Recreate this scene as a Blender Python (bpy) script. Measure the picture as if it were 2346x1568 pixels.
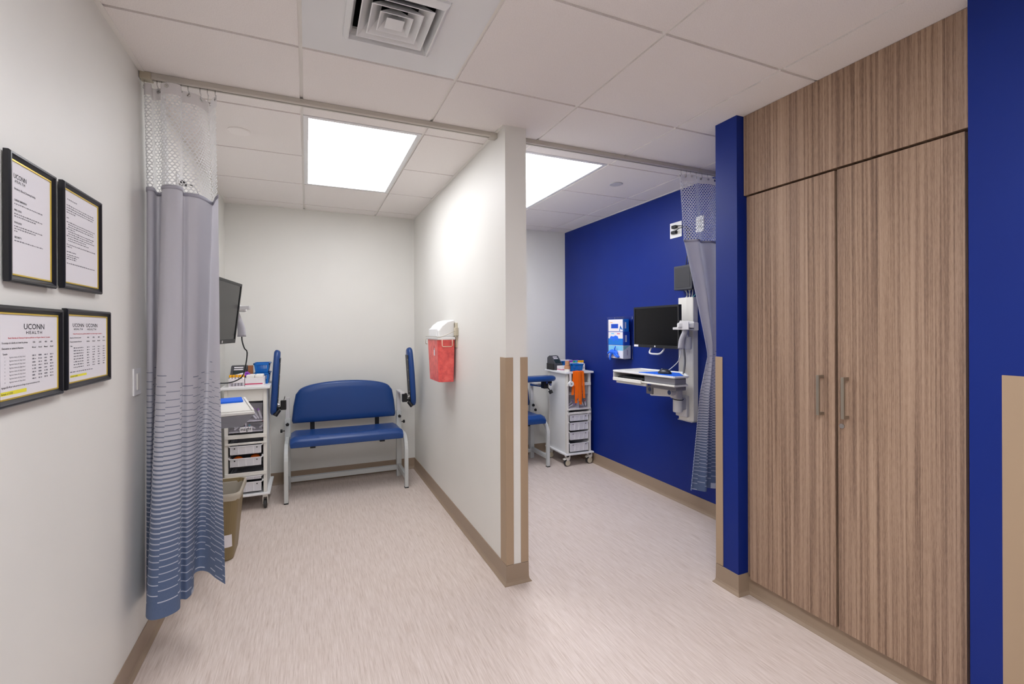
import bpy, bmesh, math, random
from mathutils import Vector, Matrix
random.seed(7)
PI = math.pi
scene = bpy.context.scene
for o in list(bpy.data.objects):
    bpy.data.objects.remove(o, do_unlink=True)
C = scene.collection

# ------------------------------------------------------------------ camera, world, exposure
EYE = 1.344            # camera height above the floor
CEIL = 2.417           # ceiling height
TH, ROLL, FPX, CY = 0.41080, -0.00414, 1078.51, 754.76
cam_d = bpy.data.cameras.new('camera')
cam = bpy.data.objects.new('camera', cam_d)
C.objects.link(cam)
scene.camera = cam
cam_d.sensor_width = 36.0
cam_d.sensor_fit = 'HORIZONTAL'
cam_d.lens = FPX * 36.0 / 2346.0
cam_d.shift_y = -(784.0 - CY) / 2346.0
cam_d.clip_start = 0.02
F = Vector((math.sin(TH), math.cos(TH), 0)); R0 = Vector((math.cos(TH), -math.sin(TH), 0)); U0 = Vector((0, 0, 1))
R = R0 * math.cos(ROLL) + U0 * math.sin(ROLL)
U = U0 * math.cos(ROLL) - R0 * math.sin(ROLL)
M = Matrix((( R.x, U.x, -F.x, 0), (R.y, U.y, -F.y, 0), (R.z, U.z, -F.z, EYE), (0, 0, 0, 1)))
cam.matrix_world = M

world = bpy.data.worlds.new('world'); scene.world = world
world.use_nodes = True
world.node_tree.nodes['Background'].inputs[0].default_value = (0, 0, 0, 1)
world.node_tree.nodes['Background'].inputs[1].default_value = 0.0

LAMP = 8.0              # radiance of the ceiling light diffusers
scene.view_settings.view_transform = 'Standard'
scene.view_settings.look = 'None'
scene.view_settings.exposure = 0.3
scene.view_settings.gamma = 1.0
scene.view_settings.use_curve_mapping = False

# ------------------------------------------------------------------ materials
def lin(c):
    out = []
    for v in c[:3]:
        v = v / 255.0
        out.append(v / 12.92 if v <= 0.04045 else ((v + 0.055) / 1.055) ** 2.4)
    return tuple(out) + (1.0,)

MATS = {}
def mat(name, col, rough=0.5, metal=0.0, spec=0.5, trans=0.0, ior=1.45, emit=0.0, coat=0.0, alpha=1.0):
    if name in MATS: return MATS[name]
    m = bpy.data.materials.new(name); m.use_nodes = True
    b = m.node_tree.nodes['Principled BSDF']
    b.inputs['Base Color'].default_value = lin(col)
    b.inputs['Roughness'].default_value = rough
    b.inputs['Metallic'].default_value = metal
    b.inputs['Specular IOR Level'].default_value = spec
    b.inputs['Transmission Weight'].default_value = trans
    b.inputs['IOR'].default_value = ior
    b.inputs['Coat Weight'].default_value = coat
    b.inputs['Alpha'].default_value = alpha
    if emit:
        b.inputs['Emission Color'].default_value = lin(col)
        b.inputs['Emission Strength'].default_value = emit
    MATS[name] = m
    return m

def N(m, t, **kw):
    n = m.node_tree.nodes.new(t)
    for k, v in kw.items(): setattr(n, k, v)
    return n

def coords(m, scale=(1, 1, 1), kind='Object'):
    tc = N(m, 'ShaderNodeTexCoord'); mp = N(m, 'ShaderNodeMapping')
    mp.inputs['Scale'].default_value = scale
    m.node_tree.links.new(tc.outputs[kind], mp.inputs['Vector'])
    return mp.outputs['Vector']

def noise(m, vec, scale, detail=3.0, rough=0.5):
    n = N(m, 'ShaderNodeTexNoise')
    n.inputs['Scale'].default_value = scale; n.inputs['Detail'].default_value = detail
    n.inputs['Roughness'].default_value = rough
    m.node_tree.links.new(vec, n.inputs['Vector'])
    return n.outputs['Fac']

def ramp(m, fac, stops):
    r = N(m, 'ShaderNodeValToRGB')
    cr = r.color_ramp
    while len(cr.elements) < len(stops): cr.elements.new(0.5)
    for e, (p, c) in zip(cr.elements, stops):
        e.position = p; e.color = lin(c)
    m.node_tree.links.new(fac, r.inputs['Fac'])
    return r.outputs['Color']

def setcol(m, sock): m.node_tree.links.new(sock, m.node_tree.nodes['Principled BSDF'].inputs['Base Color'])
def bump(m, fac, strength, dist=0.002):
    b = N(m, 'ShaderNodeBump'); b.inputs['Strength'].default_value = strength; b.inputs['Distance'].default_value = dist
    m.node_tree.links.new(fac, b.inputs['Height'])
    m.node_tree.links.new(b.outputs['Normal'], m.node_tree.nodes['Principled BSDF'].inputs['Normal'])
def math_n(m, op, a, b=None, clamp=False):
    n = N(m, 'ShaderNodeMath', operation=op); n.use_clamp = clamp
    for i, v in enumerate((a, b)):
        if v is None: continue
        if isinstance(v, (int, float)): n.inputs[i].default_value = v
        else: m.node_tree.links.new(v, n.inputs[i])
    return n.outputs[0]
def mixc(m, fac, c1, c2):
    n = N(m, 'ShaderNodeMix', data_type='RGBA')
    if isinstance(fac, (int, float)): n.inputs[0].default_value = fac
    else: m.node_tree.links.new(fac, n.inputs[0])
    for i, c in ((6, c1), (7, c2)):
        if isinstance(c, tuple): n.inputs[i].default_value = lin(c)
        else: m.node_tree.links.new(c, n.inputs[i])
    return n.outputs[2]

def paint(name, col, rough=0.45, var=4):
    m = mat(name, col, rough)
    v = coords(m)
    setcol(m, ramp(m, noise(m, v, 1.7, 2), [(0.3, tuple(max(0, c - var) for c in col)), (0.7, tuple(min(255, c + var) for c in col))]))
    bump(m, noise(m, coords(m), 260, 2), 0.06, 0.001)
    return m

WALL = paint('wall_paint_warm_white', (231, 229, 223), 0.5, 2)
BLUE = paint('wall_paint_deep_blue', (14, 41, 124), 0.45, 3)
BLUE.node_tree.nodes['Principled BSDF'].inputs['Specular IOR Level'].default_value = 0.3
# flecks of worn paint near the floor on the blue walls
nt = BLUE.node_tree
WHITEP = mat('white_plastic', (232, 232, 232), 0.4)
TILE = mat('ceiling_tile_fibre', (224, 217, 213), 0.9, spec=0.2)
_v = coords(TILE)
setcol(TILE, ramp(TILE, noise(TILE, _v, 330, 2, 0.7), [(0.28, (226, 219, 215)), (0.5, (243, 237, 233)), (0.8, (246, 241, 237))]))
bump(TILE, noise(TILE, coords(TILE), 420, 2), 0.25, 0.001)
GRID = mat('grid_bar_paint', (240, 236, 230), 0.5)
FLOOR = mat('vinyl_floor_woven', (205, 190, 180), 0.42, spec=0.4)
_a = noise(FLOOR, coords(FLOOR, (330, 11, 1)), 1.0, 3, 0.65)
_b = noise(FLOOR, coords(FLOOR, (120, 5, 1)), 1.0, 2, 0.6)
_c = noise(FLOOR, coords(FLOOR, (1, 1, 1)), 2.2, 2, 0.5)
_s = math_n(FLOOR, 'ADD', math_n(FLOOR, 'MULTIPLY', _a, 0.62), math_n(FLOOR, 'MULTIPLY', _b, 0.38))
_col = ramp(FLOOR, _s, [(0.30, (184, 165, 154)), (0.46, (210, 195, 186)), (0.62, (225, 212, 205)), (0.75, (233, 223, 217))])
setcol(FLOOR, mixc(FLOOR, math_n(FLOOR, 'MULTIPLY', _c, 0.14), _col, (205, 184, 160)))
bump(FLOOR, _s, 0.08, 0.001)
BASE = mat('rubber_base_taupe', (158, 138, 118), 0.38)
GUARD = mat('vinyl_guard_taupe', (172, 148, 122), 0.45)

WOOD = mat('zebra_wood_laminate', (160, 130, 105), 0.5, spec=0.35)
_wv = N(WOOD, 'ShaderNodeTexCoord').outputs['Object']
def wmap(sc):
    mp = N(WOOD, 'ShaderNodeMapping'); mp.inputs['Scale'].default_value = sc
    WOOD.node_tree.links.new(_wv, mp.inputs['Vector']); return mp.outputs['Vector']
_w1 = noise(WOOD, wmap((1, 80, 0.5)), 1.0, 3, 0.62)
_w2 = noise(WOOD, wmap((1, 300, 1.4)), 1.0, 2, 0.6)
_w3 = noise(WOOD, wmap((300, 420, 40.0)), 1.0, 2, 0.6)
_w4 = noise(WOOD, wmap((1, 9, 0.5)), 1.0, 2, 0.5)
_ws = math_n(WOOD, 'ADD', math_n(WOOD, 'MULTIPLY', _w1, 0.55), math_n(WOOD, 'ADD', math_n(WOOD, 'MULTIPLY', _w2, 0.25), math_n(WOOD, 'MULTIPLY', _w3, 0.2)))
_wc = ramp(WOOD, _ws, [(0.34, (80, 61, 48)), (0.44, (130, 104, 85)), (0.52, (164, 136, 113)), (0.64, (188, 161, 137))])
setcol(WOOD, mixc(WOOD, math_n(WOOD, 'MULTIPLY', _w4, 0.45), _wc, (152, 128, 114)))
bump(WOOD, _ws, 0.12, 0.001)
NICKEL = mat('brushed_nickel', (176, 168, 154), 0.35, metal=0.85)
CHROME = mat('chrome', (215, 215, 215), 0.18, metal=1.0)
STEEL = mat('painted_grey_steel', (196, 198, 196), 0.38, spec=0.5)
BLACK = mat('black_plastic', (22, 22, 24), 0.45)
BLACKG = mat('black_gloss_screen', (3, 3, 5), 0.18, spec=0.25)
DKGREY = mat('dark_grey_plastic', (66, 67, 72), 0.5)
MIDGREY = mat('mid_grey_plastic', (128, 127, 133), 0.5)
LTGREY = mat('light_grey_plastic', (205, 203, 203), 0.45)
OFFW = mat('workstation_off_white', (226, 223, 216), 0.42)
VINYL = mat('navy_blue_vinyl', (28, 66, 128), 0.34, spec=0.5)
_vv = noise(VINYL, coords(VINYL), 380, 2)
bump(VINYL, _vv, 0.12, 0.0008)
TRACK = mat('aluminium_track', (200, 194, 184), 0.45, metal=0.15)
FRAMEB = mat('frame_black_lacquer', (30, 30, 33), 0.28)
GOLD = mat('gold_liner', (222, 190, 70), 0.3, metal=0.6)
PAPER = mat('white_paper', (232, 228, 232), 0.6)
INK = mat('black_ink', (42, 42, 48), 0.7)
INKG = mat('grey_ink', (118, 116, 122), 0.7)
INKR = mat('red_ink', (205, 60, 72), 0.7)
INKY = mat('yellow_highlight', (238, 228, 60), 0.7)
REDP = mat('sharps_red_plastic', (228, 70, 68), 0.35, spec=0.5)
CLEARW = mat('cloudy_white_plastic', (236, 235, 233), 0.35)
BEIGE = mat('beige_plastic', (196, 186, 164), 0.5)
ACRYL = mat('clear_acrylic', (240, 245, 255), 0.06, trans=1.0, ior=1.2, spec=0.4)
CLEARB = mat('smoky_clear_plastic', (226, 220, 230), 0.2, alpha=0.10)
TRASH = mat('olive_brown_plastic', (134, 116, 82), 0.45)
LINER = mat('clear_bag_film', (232, 224, 210), 0.25, trans=0.55, ior=1.1)
BASKET = mat('bright_blue_plastic', (18, 110, 196), 0.4)
PADBLUE = mat('mouse_pad_blue', (20, 100, 222), 0.7)
ORANGE = mat('orange_rubber', (252, 116, 14), 0.55)
KRAFT = mat('tan_wrap', (196, 142, 104), 0.8)
CARDB = mat('brown_cardboard', (150, 94, 62), 0.8)
BOXW = mat('white_carton', (236, 230, 232), 0.6)
MAGENTA = mat('magenta_print', (206, 44, 96), 0.6)
YELLOWC = mat('yellow_cap', (244, 178, 14), 0.45)
PURPLEC = mat('purple_cap', (150, 66, 190), 0.4)
REDC = mat('dark_red_cap', (176, 28, 44), 0.45)
GREENC = mat('green_cap', (40, 165, 110), 0.45)
TEALC = mat('teal_cap', (44, 180, 205), 0.45)
CREAM = mat('cream_vial', (214, 202, 150), 0.5)
GLOVEB = mat('glove_blue', (40, 108, 235), 0.55)
PRINTB = mat('glove_box_blue', (22, 120, 214), 0.5)
PRINTLB = mat('glove_box_pale_blue', (128, 200, 236), 0.5)
PRINTDB = mat('glove_box_deep_blue', (14, 72, 190), 0.5)
TEALP = mat('pale_teal_print', (150, 205, 200), 0.55)
LAMPMS = [mat('light_diffuser_%d' % k, (255, 255, 255), 0.6, emit=LAMP * g) for k, g in enumerate((1.0, 1.5, 2.4))]     # output of the two bay lights and the corridor light
for m_ in LAMPMS: m_.node_tree.nodes['Principled BSDF'].inputs['Emission Color'].default_value = (0.97, 0.985, 1.035, 1)
DUCT = mat('dark_duct', (34, 33, 36), 0.8)
NET = mat('curtain_net_white', (240, 240, 240), 0.8)
HEADER = mat('curtain_header_white', (236, 232, 232), 0.75)

# printed curtain cloth: grey at the top, a ladder of blue dashes growing denser towards a blue hem (UV: u = metres along cloth, v = height)
CLOTH = mat('curtain_cloth_dash_print', (205, 205, 212), 0.8, spec=0.15)
_uv = N(CLOTH, 'ShaderNodeTexCoord').outputs['UV']
_sep = N(CLOTH, 'ShaderNodeSeparateXYZ'); CLOTH.node_tree.links.new(_uv, _sep.inputs[0])
_u, _h = _sep.outputs[0], _sep.outputs[1]
_colid = math_n(CLOTH, 'FLOOR', math_n(CLOTH, 'DIVIDE', _u, 0.042))
_wn = N(CLOTH, 'ShaderNodeTexWhiteNoise', noise_dimensions='1D'); CLOTH.node_tree.links.new(_colid, _wn.inputs['W'])
_wn2 = N(CLOTH, 'ShaderNodeTexWhiteNoise', noise_dimensions='1D'); CLOTH.node_tree.links.new(math_n(CLOTH, 'ADD', _colid, 17.3), _wn2.inputs['W'])
_t = math_n(CLOTH, 'DIVIDE', math_n(CLOTH, 'SUBTRACT', 1.17, _h), 0.90)
_t = math_n(CLOTH, 'ADD', _t, math_n(CLOTH, 'MULTIPLY', math_n(CLOTH, 'SUBTRACT', _wn2.outputs[0], 0.5), 0.10), clamp=True)
_t2 = math_n(CLOTH, 'MULTIPLY', math_n(CLOTH, 'MULTIPLY', _t, _t), math_n(CLOTH, 'SUBTRACT', 3.0, math_n(CLOTH, 'MULTIPLY', _t, 2.0)))
_ph = math_n(CLOTH, 'ADD', math_n(CLOTH, 'ADD', math_n(CLOTH, 'MULTIPLY', _t2, 26.0), math_n(CLOTH, 'MULTIPLY', _t, 14.0)), _wn.outputs[0])
_fr = math_n(CLOTH, 'FRACT', _ph)
_f = math_n(CLOTH, 'ADD', math_n(CLOTH, 'MULTIPLY', _t2, 0.84), 0.07)
_f = math_n(CLOTH, 'MULTIPLY', _f, math_n(CLOTH, 'GREATER_THAN', _t, 0.002))
_isb = math_n(CLOTH, 'LESS_THAN', _fr, _f)
_top = (212, 210, 217); 
_bl = mixc(CLOTH, _t2, (140, 144, 160), (100, 119, 154))
_gr = mixc(CLOTH, _t2, _top, (206, 213, 228))
_bl2 = mixc(CLOTH, math_n(CLOTH, 'MULTIPLY', noise(CLOTH, coords(CLOTH, (700, 90, 1), 'UV'), 1.0, 2), 0.25), _bl, (150, 162, 188))
setcol(CLOTH, mixc(CLOTH, _isb, _gr, _bl2))
bump(CLOTH, noise(CLOTH, coords(CLOTH, (900, 900, 1), 'UV'), 1.0, 2), 0.1, 0.0006)
CLOTH.node_tree.nodes['Principled BSDF'].inputs['Sheen Weight'].default_value = 0.15

def see_through(m, fac):
    nt = m.node_tree; b = nt.nodes['Principled BSDF']; out = nt.nodes['Material Output']
    tr = nt.nodes.new('ShaderNodeBsdfTranslucent'); mx = nt.nodes.new('ShaderNodeMixShader'); mx.inputs[0].default_value = fac
    if b.inputs['Base Color'].is_linked: nt.links.new(b.inputs['Base Color'].links[0].from_socket, tr.inputs['Color'])
    else: tr.inputs['Color'].default_value = b.inputs['Base Color'].default_value
    nt.links.new(b.outputs[0], mx.inputs[1]); nt.links.new(tr.outputs[0], mx.inputs[2]); nt.links.new(mx.outputs[0], out.inputs['Surface'])
for m_ in (CLOTH, NET, HEADER): see_through(m_, 0.35)

# ------------------------------------------------------------------ mesh helpers (all geometry in world metres)
def wloc(o):
    v = Vector((0, 0, 0))
    while o is not None:
        v += o.location; o = o.parent
    return v

def tag(o, label=None, cat=None, group=None, kind=None):
    if label: o['label'] = label
    if cat: o['category'] = cat
    if group: o['group'] = group
    if kind: o['kind'] = kind
    return o

def thing(name, loc, label, cat, group=None):
    o = bpy.data.objects.new(name, None); C.objects.link(o)
    o.empty_display_size = 0.05; o.location = loc
    return tag(o, label, cat, group)

def obj(name, bm, m, parent=None, bevel=0.0, seg=2, smooth=False, label=None, cat=None, group=None, kind=None, base=True, recalc=True):
    if recalc: bmesh.ops.recalc_face_normals(bm, faces=bm.faces)
    me = bpy.data.meshes.new(name)
    if parent is not None: org = wloc(parent)
    else:
        xs = [v.co for v in bm.verts]
        org = Vector(((min(v.x for v in xs) + max(v.x for v in xs)) / 2, (min(v.y for v in xs) + max(v.y for v in xs)) / 2, min(v.z for v in xs))) if base else Vector((0, 0, 0))
    bmesh.ops.translate(bm, verts=bm.verts, vec=-org)
    bm.to_mesh(me); bm.free()
    if smooth:
        for p in me.polygons: p.use_smooth = True
    me.materials.append(m)
    o = bpy.data.objects.new(name, me); C.objects.link(o)
    if parent is not None: o.parent = parent
    else: o.location = org
    if bevel:
        md = o.modifiers.new('bevel', 'BEVEL'); md.width = bevel; md.segments = seg; md.limit_method = 'ANGLE'; md.angle_limit = 0.6
        md.harden_normals = False
    return tag(o, label, cat, group, kind)

def nb(): return bmesh.new()
def box(bm, x0, x1, y0, y1, z0, z1):
    vs = [bm.verts.new(p) for p in ((x0, y0, z0), (x1, y0, z0), (x1, y1, z0), (x0, y1, z0), (x0, y0, z1), (x1, y0, z1), (x1, y1, z1), (x0, y1, z1))]
    for f in ((0, 3, 2, 1), (4, 5, 6, 7), (0, 1, 5, 4), (1, 2, 6, 5), (2, 3, 7, 6), (3, 0, 4, 7)):
        bm.faces.new([vs[i] for i in f])
    return vs
def bx(*a):
    bm = nb(); box(bm, *a); return bm
def rot(vs, ang, axis, cen):
    m = Matrix.Translation(cen) @ Matrix.Rotation(ang, 4, axis) @ Matrix.Translation(-Vector(cen))
    for v in vs: v.co = m @ v.co
def ring(bm, c, ax, r, n, ph=0.0, up=None):
    ax = Vector(ax).normalized()
    a = Vector(up) if up else (Vector((0, 0, 1)) if abs(ax.z) < 0.9 else Vector((1, 0, 0)))
    e1 = (a - ax * a.dot(ax)).normalized(); e2 = ax.cross(e1)
    return [bm.verts.new(Vector(c) + (e1 * math.cos(ph + 2 * PI * i / n) + e2 * math.sin(ph + 2 * PI * i / n)) * r) for i in range(n)]
def bridge(bm, r1, r2):
    n = len(r1)
    for i in range(n): bm.faces.new((r1[i], r1[(i + 1) % n], r2[(i + 1) % n], r2[i]))
def cyl(bm, p0, p1, r, n=16, r2=None):
    ax = Vector(p1) - Vector(p0)
    a = ring(bm, p0, ax, r, n); b = ring(bm, p1, ax, r if r2 is None else r2, n)
    bridge(bm, a, b); bm.faces.new(a[::-1]); bm.faces.new(b)
def tube(bm, pts, r, n=8):
    pts = [Vector(p) for p in pts]; rs = []
    for i, p in enumerate(pts):
        d = (pts[min(i + 1, len(pts) - 1)] - pts[max(i - 1, 0)])
        rs.append(ring(bm, p, d, r, n))
    for a, b in zip(rs, rs[1:]): bridge(bm, a, b)
    bm.faces.new(rs[0][::-1]); bm.faces.new(rs[-1])
def sweep_rect(bm, pts, side, w, h):
    """rectangular tube along pts; side = constant width direction (w), h across"""
    side = Vector(side).normalized(); pts = [Vector(p) for p in pts]; rs = []
    for i, p in enumerate(pts):
        d = (pts[min(i + 1, len(pts) - 1)] - pts[max(i - 1, 0)]).normalized()
        n = side.cross(d).normalized()
        k = 1.0
        rs.append([bm.verts.new(p + side * sx * w / 2 + n * sy * h / 2 * k) for sx, sy in ((-1, -1), (1, -1), (1, 1), (-1, 1))])
    for a, b in zip(rs, rs[1:]): bridge(bm, a, b)
    bm.faces.new(rs[0][::-1]); bm.faces.new(rs[-1])
def prism(bm, poly, axis, a, b):
    """poly: 2D points on the plane normal to axis ('x': (y,z), 'y': (x,z), 'z': (x,y))"""
    def P(p, t):
        return {'x': (t, p[0], p[1]), 'y': (p[0], t, p[1]), 'z': (p[0], p[1], t)}[axis]
    v1 = [bm.verts.new(P(p, a)) for p in poly]; v2 = [bm.verts.new(P(p, b)) for p in poly]
    bridge(bm, v1, v2); bm.faces.new(v1[::-1]); bm.faces.new(v2)
def lathe(bm, prof, cen, n=24, axis=(0, 0, 1)):
    ax = Vector(axis).normalized(); cen = Vector(cen); rs = []
    for r, t in prof: rs.append(ring(bm, cen + ax * t, ax, max(r, 1e-4), n))
    for a, b in zip(rs, rs[1:]): bridge(bm, a, b)
    bm.faces.new(rs[0][::-1]); bm.faces.new(rs[-1])
def catmull(pts, n):
    pts = [Vector(p) for p in pts]; m = len(pts) - 1; out = []
    for k in range(n):
        f = k / (n - 1) * m; i = min(int(f), m - 1); t = f - i
        p0, p1, p2, p3 = pts[max(i - 1, 0)], pts[i], pts[i + 1], pts[min(i + 2, m)]
        out.append(0.5 * (2 * p1 + (p2 - p0) * t + (2 * p0 - 5 * p1 + 4 * p2 - p3) * t * t + (3 * p1 - p0 - 3 * p2 + p3) * t ** 3))
    return out
def text_bm(s, size, bold=0.0, space=1.0, res=2):
    """flat glyph mesh in local x (reading) / y (up), returned as list of (verts, faces), width"""
    cu = bpy.data.curves.new('t', 'FONT'); cu.body = s; cu.size = size; cu.resolution_u = res; cu.offset = bold * size; cu.space_character = space
    o = bpy.data.objects.new('t', cu); C.objects.link(o)
    dg = bpy.context.evaluated_depsgraph_get(); dg.update()
    me = bpy.data.meshes.new_from_object(o.evaluated_get(dg))
    vs = [v.co.copy() for v in me.vertices]; fs = [tuple(p.vertices) for p in me.polygons]
    bpy.data.objects.remove(o); bpy.data.curves.remove(cu); bpy.data.meshes.remove(me)
    return vs, fs
def put_text(bm, s, size, org, ex, ey, width=None, bold=0.0, align='L', space=1.0, res=2):
    """write s into bm, origin org, reading along ex, up along ey; width squeezes it to a length"""
    vs, fs = text_bm(s, size, bold, space, res)
    if not vs: return
    x0 = min(v.x for v in vs); x1 = max(v.x for v in vs); k = 1.0 if width is None else width / (x1 - x0)
    sh = {'L': 0.0, 'C': -0.5, 'R': -1.0}[align] * (x1 - x0) * k
    org, ex, ey = Vector(org), Vector(ex), Vector(ey)
    nv = [bm.verts.new(org + ex * ((v.x - x0) * k + sh) + ey * v.y) for v in vs]
    for f in fs:
        try: bm.faces.new([nv[i] for i in f])
        except ValueError: pass
def quad(bm, org, ex, ey, x0, x1, y0, y1):
    org, ex, ey = Vector(org), Vector(ex), Vector(ey)
    bm.faces.new([bm.verts.new(org + ex * a + ey * b) for a, b in ((x0, y0), (x1, y0), (x1, y1), (x0, y1))])

# ------------------------------------------------------------------ room shell
XL, YB, XR, YR = -0.63, 4.575, 2.64, -2.6
PX0, PX1, PY = 0.957, 1.078, 2.278       # partition
CX, CY0, CY1 = 1.985, 1.718, 1.852       # wing wall beside the cabinet
VX, VY0, VY1 = 1.985, 0.66, 0.815        # wing wall at the other end of the cabinet
T = 0.12
obj('floor', bx(XL - T, XR + T, YR - T, YB + T, -0.05, 0), FLOOR, kind='structure', base=False)
obj('wall_left', bx(XL - T, XL, YR, YB + T, 0, CEIL), WALL, kind='structure', base=False)
obj('wall_back', bx(XL, XR + T, YB, YB + T, 0, CEIL), WALL, kind='structure', base=False)
obj('wall_right', bx(XR, XR + T, YR, YB, 0, CEIL), BLUE, kind='structure', base=False)
obj('wall_rear', bx(XL - T, XR + T, YR - T, YR, 0, CEIL), WALL, kind='structure', base=False)
obj('wall_middle', bx(PX0, PX1, PY, YB, 0, CEIL), WALL, kind='structure', base=False)
obj('wall_wing', bx(CX, XR, CY0, CY1, 0, CEIL), BLUE, kind='structure', base=False)
obj('wall_wing_right', bx(VX, XR, VY0, VY1, 0, CEIL), BLUE, kind='structure', base=False)

# ceiling: slab above, lay-in tiles with recessed bars between them
ceil_o = obj('ceiling', bx(XL - T, XR + T, YR - T, YB + T, CEIL + 0.16, CEIL + 0.2), GRID, kind='structure', base=False)
G = 0.6096
gx = [XL] + [-0.019 + G * i for i in range(-1, 6) if XL + 0.02 < -0.019 + G * i < XR - 0.02] + [XR]
gy = [YR] + [1.955 + G * j for j in range(-9, 6) if YR + 0.02 < 1.955 + G * j < YB - 0.02] + [YB]
def near(a, b): return abs(a - b) < 0.01
LIGHTS = [(-0.019, 1.955 + G), (-0.019 + 2 * G, 1.955 + G), (-0.019, 1.955 - 4 * G)]
DIFF = (-0.019, 1.955 - G)
gap = 0.007
tile_mesh = {}
for x0, x1 in zip(gx, gx[1:]):
    for y0, y1 in zip(gy, gy[1:]):
        if any(near(x0, lx) and (near(y0, ly) or near(y0, ly + G)) for lx, ly in LIGHTS): continue
        if near(x0, DIFF[0]) and near(y0, DIFF[1]): continue
        w, d = x1 - x0 - 2 * gap, y1 - y0 - 2 * gap
        key = (round(w, 3), round(d, 3))
        if key not in tile_mesh:
            bm = bx(-w / 2, w / 2, -d / 2, d / 2, 0, 0.018)
            me = bpy.data.meshes.new('ceiling_tile'); bm.to_mesh(me); bm.free(); me.materials.append(TILE); tile_mesh[key] = me
        t = bpy.data.objects.new('ceiling_tile', tile_mesh[key]); C.objects.link(t)
        t.location = ((x0 + x1) / 2, (y0 + y1) / 2, CEIL); t.parent = ceil_o
for x in gx[1:-1]: obj('grid_bar', bx(x - 0.012, x + 0.012, YR, YB, CEIL + 0.007, CEIL + 0.03), GRID, ceil_o)
for y in gy[1:-1]:
    for x0, x1 in zip(gx, gx[1:]):
        if any(near(x0, lx) and near(y, ly + G) for lx, ly in LIGHTS): continue
        obj('grid_bar', bx(x0 + 0.012, x1 - 0.012, y - 0.012, y + 0.012, CEIL + 0.009, CEIL + 0.03), GRID, ceil_o)
# wall angle along the walls
obj('trim_1', bx(XL, XL + 0.018, YR, YB, CEIL - 0.003, CEIL + 0.0005), GRID, kind='structure', base=False)
obj('trim_2', bx(XL + 0.018, PX0, YB - 0.018, YB, CEIL - 0.003, CEIL + 0.0005), GRID, kind='structure', base=False)
obj('trim_3', bx(PX0 - 0.016, PX0, PY, YB - 0.018, CEIL - 0.003, CEIL + 0.0005), GRID, kind='structure', base=False)
obj('trim_4', bx(PX1, XR, YB - 0.018, YB, CEIL - 0.003, CEIL + 0.0005), GRID, kind='structure', base=False)
obj('trim_5', bx(XR - 0.016, XR, CY1, YB - 0.018, CEIL - 0.003, CEIL + 0.0005), GRID, kind='structure', base=False)

# coved rubber base, mitred along wall lines (room on the left-hand side of the path)
def baseboard(name, path, h=0.102):
    prof = [(0.0, h), (0.004, h), (0.005, 0.026), (0.008, 0.014), (0.017, 0.003), (0.017, 0.0), (0.0, 0.0)]
    pts = [Vector((p[0], p[1], 0)) for p in path]; bm = nb(); rs = []
    for i, p in enumerate(pts):
        ns = []
        if i > 0: d = (p - pts[i - 1]).normalized(); ns.append(Vector((-d.y, d.x, 0)))
        if i < len(pts) - 1: d = (pts[i + 1] - p).normalized(); ns.append(Vector((-d.y, d.x, 0)))
        n = sum(ns, Vector((0, 0, 0))); n = n / n.dot(ns[0]) if len(ns) > 1 else ns[0]
        rs.append([bm.verts.new(p + n * d + Vector((0, 0, z))) for d, z in prof])
    for a, b in zip(rs, rs[1:]): bridge(bm, a, b)
    bm.faces.new(rs[0][::-1]); bm.faces.new(rs[-1])
    return obj(name, bm, BASE, kind='structure', base=False)
baseboard('baseboard_left', [(XL, YB), (XL, YR)])
baseboard('baseboard_back', [(PX0, YB), (XL, YB)])
baseboard('baseboard_middle', [(PX1, YB), (PX1, PY), (PX0, PY), (PX0, YB)])
baseboard('baseboard_back_right', [(XR, YB), (PX1, YB)])
baseboard('baseboard_right', [(XR, CY1), (XR, YB)])
TOE = 2.058
baseboard('baseboard_wing', [(TOE, CY0), (CX, CY0), (CX, CY1), (XR, CY1)])
baseboard('baseboard_wing_right', [(XR, VY0), (VX, VY0), (VX, VY1), (TOE, VY1)])

# vinyl corner guards
def guard(name, cx, cy, sx, sy, lx, ly, label, z0=0.104, z1=1.195):
    """L-shaped guard on the outside corner (cx,cy); legs run along sx*x (lx) and sy*y (ly)"""
    t = 0.004
    o = [(-t, -t), (lx, -t), (lx, 0), (0, 0), (0, ly), (-t, ly)]
    bm = nb(); prism(bm, [(cx + sx * a, cy + sy * b) for a, b in o], 'z', z0, z1)
    obj(name, bm, GUARD, bevel=0.0015, seg=2, label=label, cat='corner guard')
guard('corner_guard', PX0, PY, 1, 1, 0.040, 0.075, 'taupe corner guard on the partition edge beside the red sharps bin')
guard('corner_guard', PX1, PY, -1, 1, 0.040, 0.075, 'taupe corner guard on the partition edge facing the blue wall')
guard('corner_guard', CX, CY1, 1, -1, 0.06, 0.042, 'tan corner guard on the narrow blue wall end beside the cabinet doors')
guard('corner_guard', VX, VY0, 1, 1, 0.06, 0.075, 'tan corner guard on the wide blue wall end right of the wood cabinet')

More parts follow.
